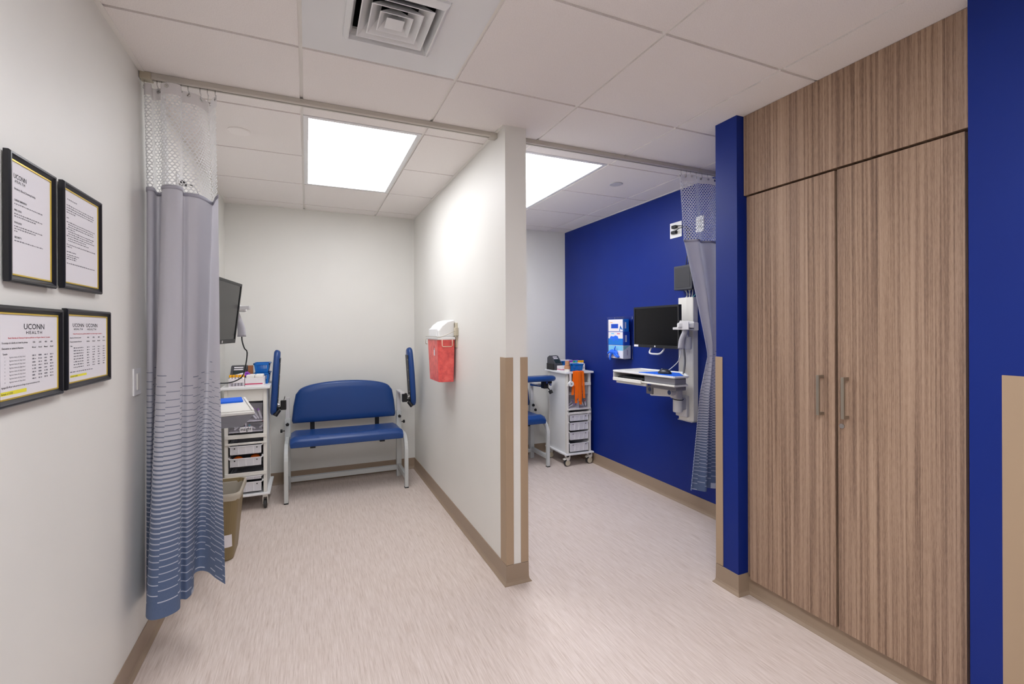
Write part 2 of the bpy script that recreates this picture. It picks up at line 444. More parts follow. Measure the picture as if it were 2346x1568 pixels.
# ------------------------------------------------------------------ ceiling fixtures
for i, (lx, ly) in enumerate(LIGHTS):
    lab = ['square-edged white ceiling light panel above the blue bench bay with sharps bin', 'white ceiling light panel above the bay with the deep blue wall',
           'white ceiling light panel over the corridor near the framed notices'][i]
    off = '_offscreen' if ly < 1 else ''
    t = thing('ceiling_light' + off, (lx + G / 2, ly + G, CEIL), lab, 'ceiling light', 'recessed ceiling light panels')
    x0, x1, y0, y1 = lx + 0.006, lx + G - 0.006, ly + 0.006, ly + 2 * G - 0.006
    bm = nb(); e = 0.024
    box(bm, x0, x0 + e, y0, y1, CEIL, CEIL + 0.02); box(bm, x1 - e, x1, y0, y1, CEIL, CEIL + 0.02)
    box(bm, x0 + e, x1 - e, y0, y0 + e, CEIL, CEIL + 0.02); box(bm, x0 + e, x1 - e, y1 - e, y1, CEIL, CEIL + 0.02)
    obj('frame', bm, WHITEP, t)
    obj('diffuser' + off, bx(x0 + e, x1 - e, y0 + e, y1 - e, CEIL + 0.006, CEIL + 0.014), LAMPMS[i], t)
    obj('housing', bx(x0, x1, y0, y1, CEIL + 0.0205, CEIL + 0.10), WHITEP, t)

t = thing('air_diffuser', (DIFF[0] + G / 2, DIFF[1] + G / 2, CEIL), 'white square louvred air diffuser in the ceiling', 'air vent')
dx, dy = DIFF[0] + G / 2 - 0.005, DIFF[1] + G / 2
def sq_ring(bm, cx, cy, pr):
    rs = [[bm.verts.new((cx + sx * h, cy + sy * h, z)) for sx, sy in ((-1, -1), (1, -1), (1, 1), (-1, 1))] for h, z in pr]
    for a, b in zip(rs, rs[1:]): bridge(bm, a, b)
    return rs
bm = nb(); sq_ring(bm, DIFF[0] + G / 2, dy, [(G / 2 - 0.007, CEIL + 0.012), (G / 2 - 0.007, CEIL), (0.156, CEIL), (0.156, CEIL + 0.012)])
obj('panel', bm, WHITEP, t)
bm = nb(); rs = sq_ring(bm, dx, dy, [(0.158, CEIL), (0.158, CEIL - 0.008), (0.145, CEIL - 0.022), (0.140, CEIL - 0.022), (0.128, CEIL + 0.012), (0.128, CEIL + 0.06)])
obj('frame', bm, WHITEP, t)
for h in (0.116, 0.085, 0.055):
    bm = nb(); rs = sq_ring(bm, dx, dy, [(h, CEIL - 0.020), (h - 0.038, CEIL + 0.022), (h - 0.041, CEIL + 0.022), (h - 0.004, CEIL - 0.020)])
    bridge(bm, rs[-1], rs[0])
    obj('louvre', bm, WHITEP, t)
bm = nb(); rs = sq_ring(bm, dx, dy, [(0.030, CEIL - 0.020), (0.004, CEIL + 0.012)]); bm.faces.new(rs[0][::-1]); bm.faces.new(rs[1])
sq_ring(bm, dx, dy, [(0.030, CEIL - 0.020), (0.004, CEIL + 0.012)])
obj('louvre', bm, WHITEP, t)
bm = nb(); rs = sq_ring(bm, dx, dy, [(0.127, CEIL + 0.02), (0.127, CEIL + 0.12)]); bm.faces.new(rs[1])
obj('duct', bm, DUCT, t)

for (sx, sy, r), lab in zip(((-0.33, 2.905, 0.055), (2.10, 2.885, 0.048)), ('round white sprinkler cover in the ceiling beside the mesh curtain', 'round grey sprinkler cover in the ceiling by the blue wall')):
    bm = nb(); lathe(bm, [(r * 0.92, -0.006), (r, -0.003), (r, 0.0)], (sx, sy, CEIL - 0.0), 32)
    obj('sprinkler_cover', bm, mat('cover_white', (244, 238, 234), 0.7) if sx < 0 else LTGREY, smooth=False, label=lab, cat='sprinkler cover')

# curtain tracks
TY = 2.405
for x0, x1, lab in ((XL, PX0, 'aluminium curtain track below the ceiling between left wall and partition'), (PX1, XR, 'aluminium curtain track below the ceiling between partition and blue wall')):
    t = thing('curtain_track', ((x0 + x1) / 2, TY, CEIL - 0.024), lab, 'curtain track')
    bm = nb(); z0, z1 = CEIL - 0.024, CEIL - 0.001
    prism(bm, [(TY - 0.018, z1), (TY - 0.018, z0 + 0.004), (TY - 0.014, z0), (TY - 0.004, z0), (TY - 0.004, z0 + 0.004), (TY - 0.013, z0 + 0.006), (TY - 0.013, z1 - 0.004),
               (TY + 0.013, z1 - 0.004), (TY + 0.013, z0 + 0.006), (TY + 0.004, z0 + 0.004), (TY + 0.004, z0), (TY + 0.014, z0), (TY + 0.018, z0 + 0.004), (TY + 0.018, z1)], 'x', x0 + 0.002, x1 - 0.002)
    obj('rail', bm, TRACK, t)
    for xe in (x0 + 0.001, x1 - 0.041):
        obj('end_cap', bx(xe, xe + 0.04, TY - 0.021, TY + 0.021, CEIL - 0.029, CEIL - 0.001), BEIGE if xe < 0 else TRACK, t, bevel=0.002)
    for xj in [g for g in gx if x0 + 0.1 < g < x1 - 0.1]:
        obj('clip', bx(xj - 0.006, xj + 0.006, TY - 0.0205, TY + 0.0205, CEIL - 0.010, CEIL - 0.001), TRACK, t)

# ------------------------------------------------------------------ wood cabinet
t = thing('wardrobe_cabinet', ((2.03 + XR) / 2, (CY0 + VY1) / 2, 0), 'tall built-in wood-grain cabinet with two doors between the blue wall ends', 'cabinet')
FX = 2.03
obj('body', bx(FX + 0.05, XR - 0.002, VY1 + 0.001, CY0 - 0.001, 0.1, CEIL - 0.001), WOOD, t)
obj('plinth', bx(TOE + 0.003, XR - 0.01, VY1 + 0.001, CY0 - 0.001, 0, 0.0995), WOOD, t)
obj('upper_panel', bx(FX, FX + 0.045, VY1 + 0.002, CY0 - 0.002, 2.014, CEIL - 0.001), WOOD, t, bevel=0.0012)
obj('filler', bx(FX + 0.022, FX + 0.05, CY0 - 0.025, CY0 - 0.001, 0.1, 2.012), WOOD, t)
obj('filler', bx(FX + 0.018, FX + 0.05, VY1 + 0.001, VY1 + 0.014, 0.1, 2.012), WOOD, t)
for y0, y1, hy in ((1.2695, 1.690, 1.322), (0.842, 1.2585, 1.220)):
    d = obj('door', bx(FX, FX + 0.02, y0, y1, 0.086, 2.004), WOOD, t, bevel=0.0012)
    bm = nb(); z0, z1 = 0.972, 1.142
    box(bm, FX - 0.034, FX - 0.026, hy - 0.006, hy + 0.006, z0, z1)
    box(bm, FX - 0.026, FX - 0.0005, hy - 0.006, hy + 0.006, z0, z0 + 0.012); box(bm, FX - 0.026, FX - 0.0005, hy - 0.006, hy + 0.006, z1 - 0.012, z1)
    obj('handle', bm, NICKEL, d)
    if y0 < 1:
        bm = nb(); cyl(bm, (FX - 0.006, 1.240, 0.938), (FX, 1.240, 0.938), 0.010, 20)
        lk = obj('lock', bm, CHROME, d); 
tb = baseboard('toe_base', [(TOE, VY1 + 0.001), (TOE, CY0 - 0.001)], 0.084)
del tb['kind']; tb.parent = t; tb.location = -t.location

# ------------------------------------------------------------------ framed notices on the left wall
def frame_notice(y0, y1, z0, z1, label, builder):
    """frame hanging on wall_left; reading direction +y"""
    xw = XL + 0.001; d = 0.017
    t = thing('picture_frame', (xw, (y0 + y1) / 2, z0), label, 'picture frame', 'black framed notices on the left wall')
    w = 0.017; bm = nb(); cs = [(y0, z0), (y1, z0), (y1, z1), (y0, z1)]; cy, cz = (y0 + y1) / 2, (z0 + z1) / 2
    prof = [(0.0, 0.004), (0.0, d * 0.8), (0.003, d), (0.007, d), (0.010, d * 0.82), (w, d * 0.55), (w, 0.004)]
    rs = []
    for y, z in cs:
        sy = 1 if y < cy else -1; sz = 1 if z < cz else -1
        rs.append([bm.verts.new((xw + h, y + sy * o, z + sz * o)) for o, h in prof])
    rs.append(rs[0])
    for a, b in zip(rs, rs[1:]):
        n = len(prof)
        for i in range(n): bm.faces.new((a[i], a[(i + 1) % n], b[(i + 1) % n], b[i]))
    obj('moulding', bm, FRAMEB, t)
    bm = nb(); g = 0.0035; a = w - 0.0005
    for q in ((y0 + a, y1 - a, z0 + a, z0 + a + g), (y0 + a, y1 - a, z1 - a - g, z1 - a), (y0 + a, y0 + a + g, z0 + a + g, z1 - a - g), (y1 - a - g, y1 - a, z0 + a + g, z1 - a - g)):
        box(bm, xw + 0.005, xw + d * 0.66, q[0], q[1], q[2], q[3])
    obj('liner', bm, GOLD, t)
    obj('backing', bx(xw - 0.0005, xw + 0.004, y0 + 0.01, y1 - 0.01, z0 + 0.006, z1 - 0.012), FRAMEB, t)
    q = w + g - 0.001
    px = xw + 0.0095
    p = obj('paper', bx(xw + 0.0042, px, y0 + q, y1 - q, z0 + q, z1 - q), PAPER, t)
    W, Hh = y1 - y0 - 2 * q, z1 - z0 - 2 * q
    org = Vector((px + 0.0003, y0 + q, z0 + q)); ex, ey = Vector((0, 1, 0)), Vector((0, 0, 1))
    layers = {}
    def T(s, x, y, size, ink='black', width=None, bold=0.0, align='L', space=1.0):
        bm = layers.setdefault(ink, nb())
        put_text(bm, s, size * Hh, org + ex * x * W + ey * y * Hh, ex, ey, None if width is None else width * W, bold, align, space)
    def Q(x0, x1, y0_, y1_, ink):
        bm = layers.setdefault(ink, nb()); quad(bm, org - Vector((0.00015, 0, 0)), ex, ey, x0 * W, x1 * W, y0_ * Hh, y1_ * Hh)
    def scribble(x0, x1, y, hh, ink='grey'):
        x = x0; r = random.Random(int(1e5 * (x0 + y)) + len(label))
        while x < x1 - 0.01:
            l = r.uniform(0.018, 0.06); Q(x, min(x + l, x1), y, y + hh * r.uniform(0.75, 1.1), ink); x += l + 0.012
    def LOGO(x, y, w, sz, bold=0.012):
        bm = nb()
        put_text(bm, 'UCONN', sz * Hh, org + ex * x * W + ey * y * Hh, ex, ey, w * W, bold)
        lg = obj('logo_name', bm, INK, p, recalc=False)
        bm = nb(); put_text(bm, 'HEALTH', sz * 0.55 * Hh, org + ex * (x + w * 0.10) * W + ey * (y - sz * 0.62) * Hh, ex, ey, w * 0.78 * W, bold, 'L', 1.3)
        obj('logo_subtitle', bm, INK, p, recalc=False)
    T.logo = LOGO
    builder(T, Q, scribble)
    im = {'black': INK, 'grey': INKG, 'red': INKR, 'yellow': INKY}
    for k, bm in layers.items():
        obj('printed_' + {'black': 'text', 'grey': 'small_text', 'red': 'red_text', 'yellow': 'highlight'}[k], bm, im[k], p, recalc=False, kind='stuff')

def logo(T, *a): T.logo(*a)
def n1(T, Q, S):
    logo(T, 0.06, 0.855, 0.30, 0.058)
    T('Simsbury Blood Drawing Facility', 0.07, 0.755, 0.026, 'black', 0.52, 0.01)
    for hd, y, ln in (('CARDIAC EMERGENCY:', 0.655, 1), ('FIRE CODE:', 0.565, 2), ('EVACUATE:', 0.455, 3), ('SECURITY:', 0.325, 1)):
        T(hd, 0.07, y, 0.023, 'black', 0.30 if len(hd) > 12 else 0.17, 0.02)
        for k in range(ln): S(0.07, (0.78 if k == 0 else 0.6) if k < 2 else 0.14, y - 0.03 - k * 0.022, 0.010)
def n2(T, Q, S):
    y = 0.90
    for a, b, st in ((0.08, 0.36, 0.065), (0.06, 0.86, 0.026), (0.06, 0.88, 0.026), (0.06, 0.84, 0.026), (0.06, 0.30, 0.06), (0.06, 0.14, 0.045)):
        S(a, b, y, 0.011); y -= st
    for k in range(9):
        S(0.10 if k % 3 else 0.06, (0.90, 0.86, 0.88, 0.3, 0.88, 0.84, 0.9, 0.62, 0.7)[k], y, 0.011); y -= 0.025
    y -= 0.02
    for b, st in ((0.92, 0.024), (0.2, 0.055), (0.32, 0.032), (0.42, 0.022), (0.34, 0.022), (0.32, 0.05), (0.9, 0.03)): S(0.06, b, y, 0.011); y -= st
def table(T, Q, S, sp):
    rows = 8; top = 0.58 if sp else 0.575; dy = 0.052 if sp else 0.046
    for k in range(rows):
        y = top - k * dy
        T(str(k + 1), 0.08, y, 0.026, 'grey'); S(0.16, 0.42 if sp else 0.40, y, 0.016)
        for j, x in enumerate((0.55, 0.66, 0.77, 0.88)): S(x - 0.03 + (0 if sp else 0.03), x + 0.035 + (0 if sp else 0.03), y + 0.006, 0.016)
        if sp: Q(0.06, 0.96, y - 0.012, y - 0.010, 'grey') if False else None
def n3(T, Q, S):
    logo(T, 0.38, 0.82, 0.36, 0.098)
    T('Pautas Federales de Pobreza por ingresos publicadas en el Registro Federal el 1 de enero', 0.13, 0.705, 0.027, 'red', 0.72, 0.012)
    T('Porcentaje de la familia en el nivel de pobreza', 0.04, 0.645, 0.032, 'black', 0.40, 0.012)
    T('Descuentos en asistencia financiera', 0.04, 0.58, 0.032, 'black', 0.33, 0.012)
    for j, (a, b) in enumerate((('250%', 'Mensual'), ('250%', 'Anual'), ('400%', 'Mensual'), ('400%', 'Anual'))):
        T(a, 0.55 + 0.11 * j, 0.645, 0.030, 'black', 0.045, 0.012, 'C'); T(b, 0.55 + 0.11 * j, 0.58, 0.030, 'black', 0.065, 0.012, 'C')
    T('Tamaño', 0.05, 0.515, 0.030, 'black', 0.07, 0.012)
    for k in range(8):
        y = 0.475 - 0.042 * k
        T(str(k + 1), 0.08, y, 0.026, 'grey'); T('Ingresos menos de (largo base)', 0.15, y, 0.028, 'grey', 0.25)
        for j in range(4): S(0.52 + 0.11 * j, 0.585 + 0.11 * j, y, 0.018)
    T('Agregue $5,140 por cada persona en el hogar de que se encuentre por año', 0.03, 0.125, 0.030, 'black', 0.62, 0.008)
    Q(0.02, 0.42, 0.04, 0.085, 'yellow'); T('Revisado el 1/1/2023', 0.03, 0.05, 0.028, 'black', 0.17, 0.012)
def n4(T, Q, S):
    logo(T, 0.11, 0.83, 0.265, 0.078); logo(T, 0.43, 0.83, 0.30, 0.082)
    T('Federal Poverty income guidelines published in the Federal Register on January 1', 0.12, 0.715, 0.025, 'red', 0.74, 0.012)
    T('Based on Poverty Level', 0.05, 0.655, 0.028, 'black', 0.25, 0.014); T('Financial Assistance Discount', 0.05, 0.595, 0.028, 'black', 0.27, 0.014)
    for j, (a, b) in enumerate((('250%', 'Monthly'), ('250%', 'Annual'), ('400%', 'Monthly'), ('400%', 'Annual'))):
        T(a, 0.48 + 0.145 * j, 0.655, 0.028, 'black', 0.05, 0.014, 'C'); T(b, 0.48 + 0.145 * j, 0.595, 0.028, 'black', 0.075, 0.014, 'C')
    T('Size', 0.06, 0.53, 0.028, 'black', 0.04, 0.014)
    for k in range(8):
        y = 0.50 - 0.042 * k
        S(0.13, 0.36, y, 0.016)
        for j in range(4): S(0.45 + 0.145 * j, 0.515 + 0.145 * j, y, 0.016)
    S(0.05, 0.6, 0.14, 0.014); Q(0.05, 0.44, 0.065, 0.10, 'yellow'); T('Revised 1/1/2023', 0.06, 0.072, 0.025, 'black', 0.16, 0.012)
frame_notice(1.425, 1.643, 1.457, 1.757, 'black framed letter notice with one logo, above the widest framed table', n1)
frame_notice(1.683, 1.948, 1.463, 1.762, 'black framed typed letter without a logo', n2)
frame_notice(1.376, 1.678, 1.172, 1.403, 'black framed landscape table with large single logo and red line', n3)
frame_notice(1.700, 2.020, 1.178, 1.408, 'black framed landscape table with two logos side by side', n4)

# ------------------------------------------------------------------ plates and cords on the walls
def plate(x, sx, y0, y1, z0, z1, label, gangs=1, switch=False):
    t = thing('outlet_plate', (x, (y0 + y1) / 2, z0), label, 'switch plate' if switch else 'outlet')
    obj('plate', bx(min(x, x + sx * 0.006), max(x, x + sx * 0.006), y0, y1, z0, z1), WHITEP, t, bevel=0.0015)
    xx = x + sx * 0.0062
    for g in range(gangs):
        yc = y0 + (y1 - y0) * (g + 0.5) / gangs
        if switch: obj('rocker', bx(min(xx, xx + sx * 0.004), max(xx, xx + sx * 0.004), yc - 0.016, yc + 0.016, (z0 + z1) / 2 - 0.033, (z0 + z1) / 2 + 0.033), OFFW, t, bevel=0.001)
        else:
            for k in (-1, 1):
                zc = (z0 + z1) / 2 + k * 0.021
                s = obj('socket', bx(min(xx, xx + sx * 0.002), max(xx, xx + sx * 0.002), yc - 0.016, yc + 0.016, zc - 0.014, zc + 0.014), OFFW, t, bevel=0.003)
                bm = nb(); xs = xx + sx * 0.0022
                for dy_ in (-0.007, 0.007): box(bm, min(xs, xs + sx * 0.0008), max(xs, xs + sx * 0.0008), yc + dy_ - 0.0012, yc + dy_ + 0.0012, zc - 0.003, zc + 0.007)
                obj('slot', bm, BLACK, s)
    return t
plate(XR, -1, 2.786, 2.912, 2.052, 2.172, 'square white outlet plate with black plugs on the blue wall', 2)
plate(XR, -1, 2.568, 2.643, 2.050, 2.166, 'narrow white outlet plate on the blue wall behind the curtain net', 1)
plate(XL, 1, 2.975, 3.095, 2.06, 2.18, 'white outlet plate on the left wall behind the curtain net', 2)
plate(XL, 1, 2.292, 2.378, 1.086, 1.194, 'white light switch plate on the left wall beside the curtain', 1, True)
def plugcord(x, sx, y, z, path, label):
    t = thing('power_plug', (x, y, z - 0.02), label, 'plug')
    bm = nb()
    box(bm, min(x + sx * 0.009, x + sx * 0.034), max(x + sx * 0.009, x + sx * 0.034), y - 0.022, y + 0.024, z - 0.012, z + 0.012)
    obj('plug_body', bm, BLACK, t, bevel=0.004)
    bm = nb(); tube(bm, catmull(path, 28), 0.003, 8); obj('cord', bm, BLACK, t, smooth=True)
plugcord(XR, -1, 2.845, 2.133, [(XR - 0.03, 2.825, 2.133), (XR - 0.05, 2.79, 2.128), (XR - 0.035, 2.74, 2.118), (XR - 0.02, 2.70, 2.09), (XR - 0.015, 2.69, 1.95), (XR - 0.02, 2.70, 1.86), (XR - 0.03, 2.70, 1.81)], 'upper black plug in the square outlet on the blue wall')
plugcord(XR, -1, 2.850, 2.091, [(XR - 0.03, 2.83, 2.091), (XR - 0.05, 2.80, 2.094), (XR - 0.04, 2.755, 2.108), (XR - 0.02, 2.72, 2.09), (XR - 0.016, 2.715, 1.95), (XR - 0.02, 2.72, 1.86), (XR - 0.03, 2.72, 1.81)], 'lower black plug in the square outlet on the blue wall')
plugcord(XL, 1, 3.035, 2.14, [(XL + 0.03, 3.05, 2.14), (XL + 0.06, 3.09, 2.14), (XL + 0.075, 3.14, 2.10), (XL + 0.06, 3.13, 2.03), (XL + 0.03, 3.09, 1.98), (XL + 0.02, 3.06, 1.9), (XL + 0.02, 3.06, 1.80)], 'black plug and looped cord on the left wall behind the net')

# ------------------------------------------------------------------ privacy curtains
class Sheet:
    def __init__(s, levels, n=220):
        s.n = n; s.levels = [(z, catmull([(x, y, 0) for x, y in pts], n)) for z, pts in sorted(levels, key=lambda l: -l[0])]
        p = min(s.levels, key=lambda l: abs(l[0] - 1.94))[1]; s.arc = [0.0]
        for a, b in zip(p, p[1:]): s.arc.append(s.arc[-1] + (b - a).length)
    def row(s, z):
        L = s.levels
        if z >= L[0][0]: return [Vector((p.x, p.y, z)) for p in L[0][1]]
        for (za, pa), (zb, pb) in zip(L, L[1:]):
            if z >= zb:
                f = (za - z) / (za - zb)
                return [Vector((a.x + (b.x - a.x) * f, a.y + (b.y - a.y) * f, z)) for a, b in zip(pa, pb)]
        return [Vector((p.x, p.y, z)) for p in L[-1][1]]
    def at(s, u, z):
        u = max(0.0, min(u, s.arc[-1] - 1e-6)); lo, hi = 0, s.n - 1
        while hi - lo > 1:
            m = (lo + hi) // 2
            if s.arc[m] <= u: lo = m
            else: hi = m
        f = (u - s.arc[lo]) / max(1e-9, s.arc[hi] - s.arc[lo]); r = s.rows(z)
        return r[lo].lerp(r[hi], f)
    def rows(s, z):
        k = round(z, 5)
        if not hasattr(s, 'cache'): s.cache = {}
        if k not in s.cache: s.cache[k] = s.row(z)
        return s.cache[k]
    def cloth(s, z0, z1, nz, uo=0.0, hem=None):
        bm = nb(); uvl = bm.loops.layers.uv.new('uv'); grid = []
        for j in range(nz + 1):
            z = z1 + (z0 - z1) * j / nz
            grid.append([bm.verts.new(p) for p in s.row(z)])
        for j in range(nz):
            for i in range(s.n - 1):
                f = bm.faces.new((grid[j][i], grid[j + 1][i], grid[j + 1][i + 1], grid[j][i + 1]))
                for l, (jj, ii) in zip(f.loops, ((j, i), (j + 1, i), (j + 1, i + 1), (j, i + 1))):
                    l[uvl].uv = (s.arc[ii] + uo, z1 + (z0 - z1) * jj / nz)
        return bm
    def net(s, z0, z1, p=0.0185, w=0.0050):
        bm = nb(); L = s.arc[-1]; hy = p * 0.62; rows = int((z1 - z0) / hy); cols = int(L / p)
        def strip(u0, za, u1, zb):
            d = Vector((u1 - u0, zb - za)); 
            if d.length < 1e-6: return
            nn = Vector((-d.y, d.x)).normalized() * w / 2
            q = [(u0 + nn.x, za + nn.y), (u0 - nn.x, za - nn.y), (u1 - nn.x, zb - nn.y), (u1 + nn.x, zb + nn.y)]
            bm.faces.new([bm.verts.new(s.at(a, max(z0, min(z1, b)))) for a, b in q])
        def node(r, c): return (c * p + (p / 2 if r % 2 else 0), z1 - r * hy)
        for r in range(rows):
            for c in range(cols):
                u, z = node(r, c); zm = z - hy * 0.45
                if u > L: continue
                strip(u, z, u, zm)                                  # vertical leg
                ul, ur, zn = u - p / 2, u + p / 2, z - hy
                if ul >= 0: strip(u, zm, ul, zn)
                if ur <= L: strip(u, zm, ur, zn)
        return bm

def curtain(sh, zt, zh, zf, zb, label, hooks, uo, tie=None):
    p0 = sh.row(zb)[sh.n // 2]
    t = thing('privacy_curtain', (p0.x, p0.y, zb), label, 'curtain')
    fab = obj('fabric', sh.cloth(zb, zf, 60, uo), CLOTH, t, smooth=True, recalc=False)
    b = obj('header_band', sh.cloth(zh, zt, 3), HEADER, t, smooth=True, recalc=False)
    b = obj('top_hem', sh.cloth(zf - 0.012, zf + 0.004, 1), mat('curtain_seam', (176, 174, 184), 0.8), t, smooth=True, recalc=False)
    md = b.modifiers.new('thick', 'SOLIDIFY'); md.thickness = 0.004; md.offset = 0
    net = obj('mesh_net', sh.net(zf, zh), NET, t, recalc=False, kind='stuff')
    for f in hooks:
        u = f * sh.arc[-1]; q = sh.at(u, zt - 0.014)
        xx = q.x
        bm = nb(); tube(bm, [(xx, TY, CEIL - 0.020), (xx, TY, CEIL - 0.040), (xx + 0.004, TY + 0.002, CEIL - 0.052), (xx - 0.003, (TY + q.y) / 2, CEIL - 0.062), (q.x, q.y - 0.004, q.z)], 0.0016, 6)
        obj('hook', bm, CHROME, t, smooth=True)
        bm = nb(); a = sh.at(u - 0.006, q.z); b2 = sh.at(u + 0.006, q.z); d = (b2 - a); nrm = Vector((d.y, -d.x, 0)).normalized()
        lathe(bm, [(0.008, -0.0022), (0.0085, 0), (0.008, 0.0022)], q, 16, nrm)
        obj('grommet', bm, CHROME, t)
    return t
topL = [(-.616, 2.47), (-.618, 2.435), (-.607, 2.415), (-.590, 2.425), (-.597, 2.490), (-.588, 2.500), (-.566, 2.480), (-.556, 2.53), (-.556, 2.40), (-.532, 2.352),
        (-.497, 2.345), (-.480, 2.375), (-.492, 2.450), (-.470, 2.452), (-.440, 2.465), (-.420, 2.51), (-.405, 2.585), (-.392, 2.55), (-.375, 2.48), (-.358, 2.43)]
botL = [(-.616, 2.46), (-.617, 2.41), (-.610, 2.385), (-.597, 2.375), (-.600, 2.43), (-.590, 2.44), (-.578, 2.42), (-.570, 2.46), (-.585, 2.29), (-.562, 2.215),
        (-.515, 2.204), (-.470, 2.245), (-.482, 2.325), (-.458, 2.322), (-.448, 2.39), (-.478, 2.50), (-.466, 2.565), (-.425, 2.545), (-.38, 2.465), (-.331, 2.386)]
midL = [(a[0] * 0.58 + b[0] * 0.42 + (-0.004 if i > 16 else 0), a[1] * 0.58 + b[1] * 0.42) for i, (a, b) in enumerate(zip(topL, botL))]
headL = [(x, TY + (y - 2.44) * 0.55) for x, y in topL]
curtain(Sheet([(2.372, headL), (1.945, topL), (1.1, midL), (0.235, botL)], 260), 2.372, 2.325, 1.943, 0.235,
        'grey to blue dash-print privacy curtain with white net top, bunched against the left wall', (0.04, 0.2, 0.33, 0.47, 0.6, 0.66, 0.74, 0.86, 0.98), 0.0)
def rlev(z, xl, amp, yc, xr=2.60):
    pts = []
    for i in range(15):
        f = i / 14
        pts.append((xl + (xr - xl) * f, yc + amp * math.sin(f * 4.4 * PI + 0.4) * (0.6 + 0.4 * math.cos(f * 3))))
    return (z, pts)
curtain(Sheet([rlev(2.372, 2.262, 0.018, TY), rlev(1.935, 2.292, 0.028, 2.395), rlev(1.556, 2.385, 0.026, 2.38), rlev(1.24, 2.455, 0.018, 2.37, 2.58), rlev(1.16, 2.468, 0.013, 2.37, 2.57),
               rlev(0.915, 2.412, 0.026, 2.375, 2.58), rlev(0.374, 2.36, 0.040, 2.385), rlev(0.26, 2.345, 0.042, 2.385)], 220), 2.372, 2.325, 1.935, 0.26,
        'grey to blue dash-print privacy curtain with white net top, pinched in by the blue wall', (0.03, 0.17, 0.3, 0.45, 0.6, 0.75, 0.92), 3.0)

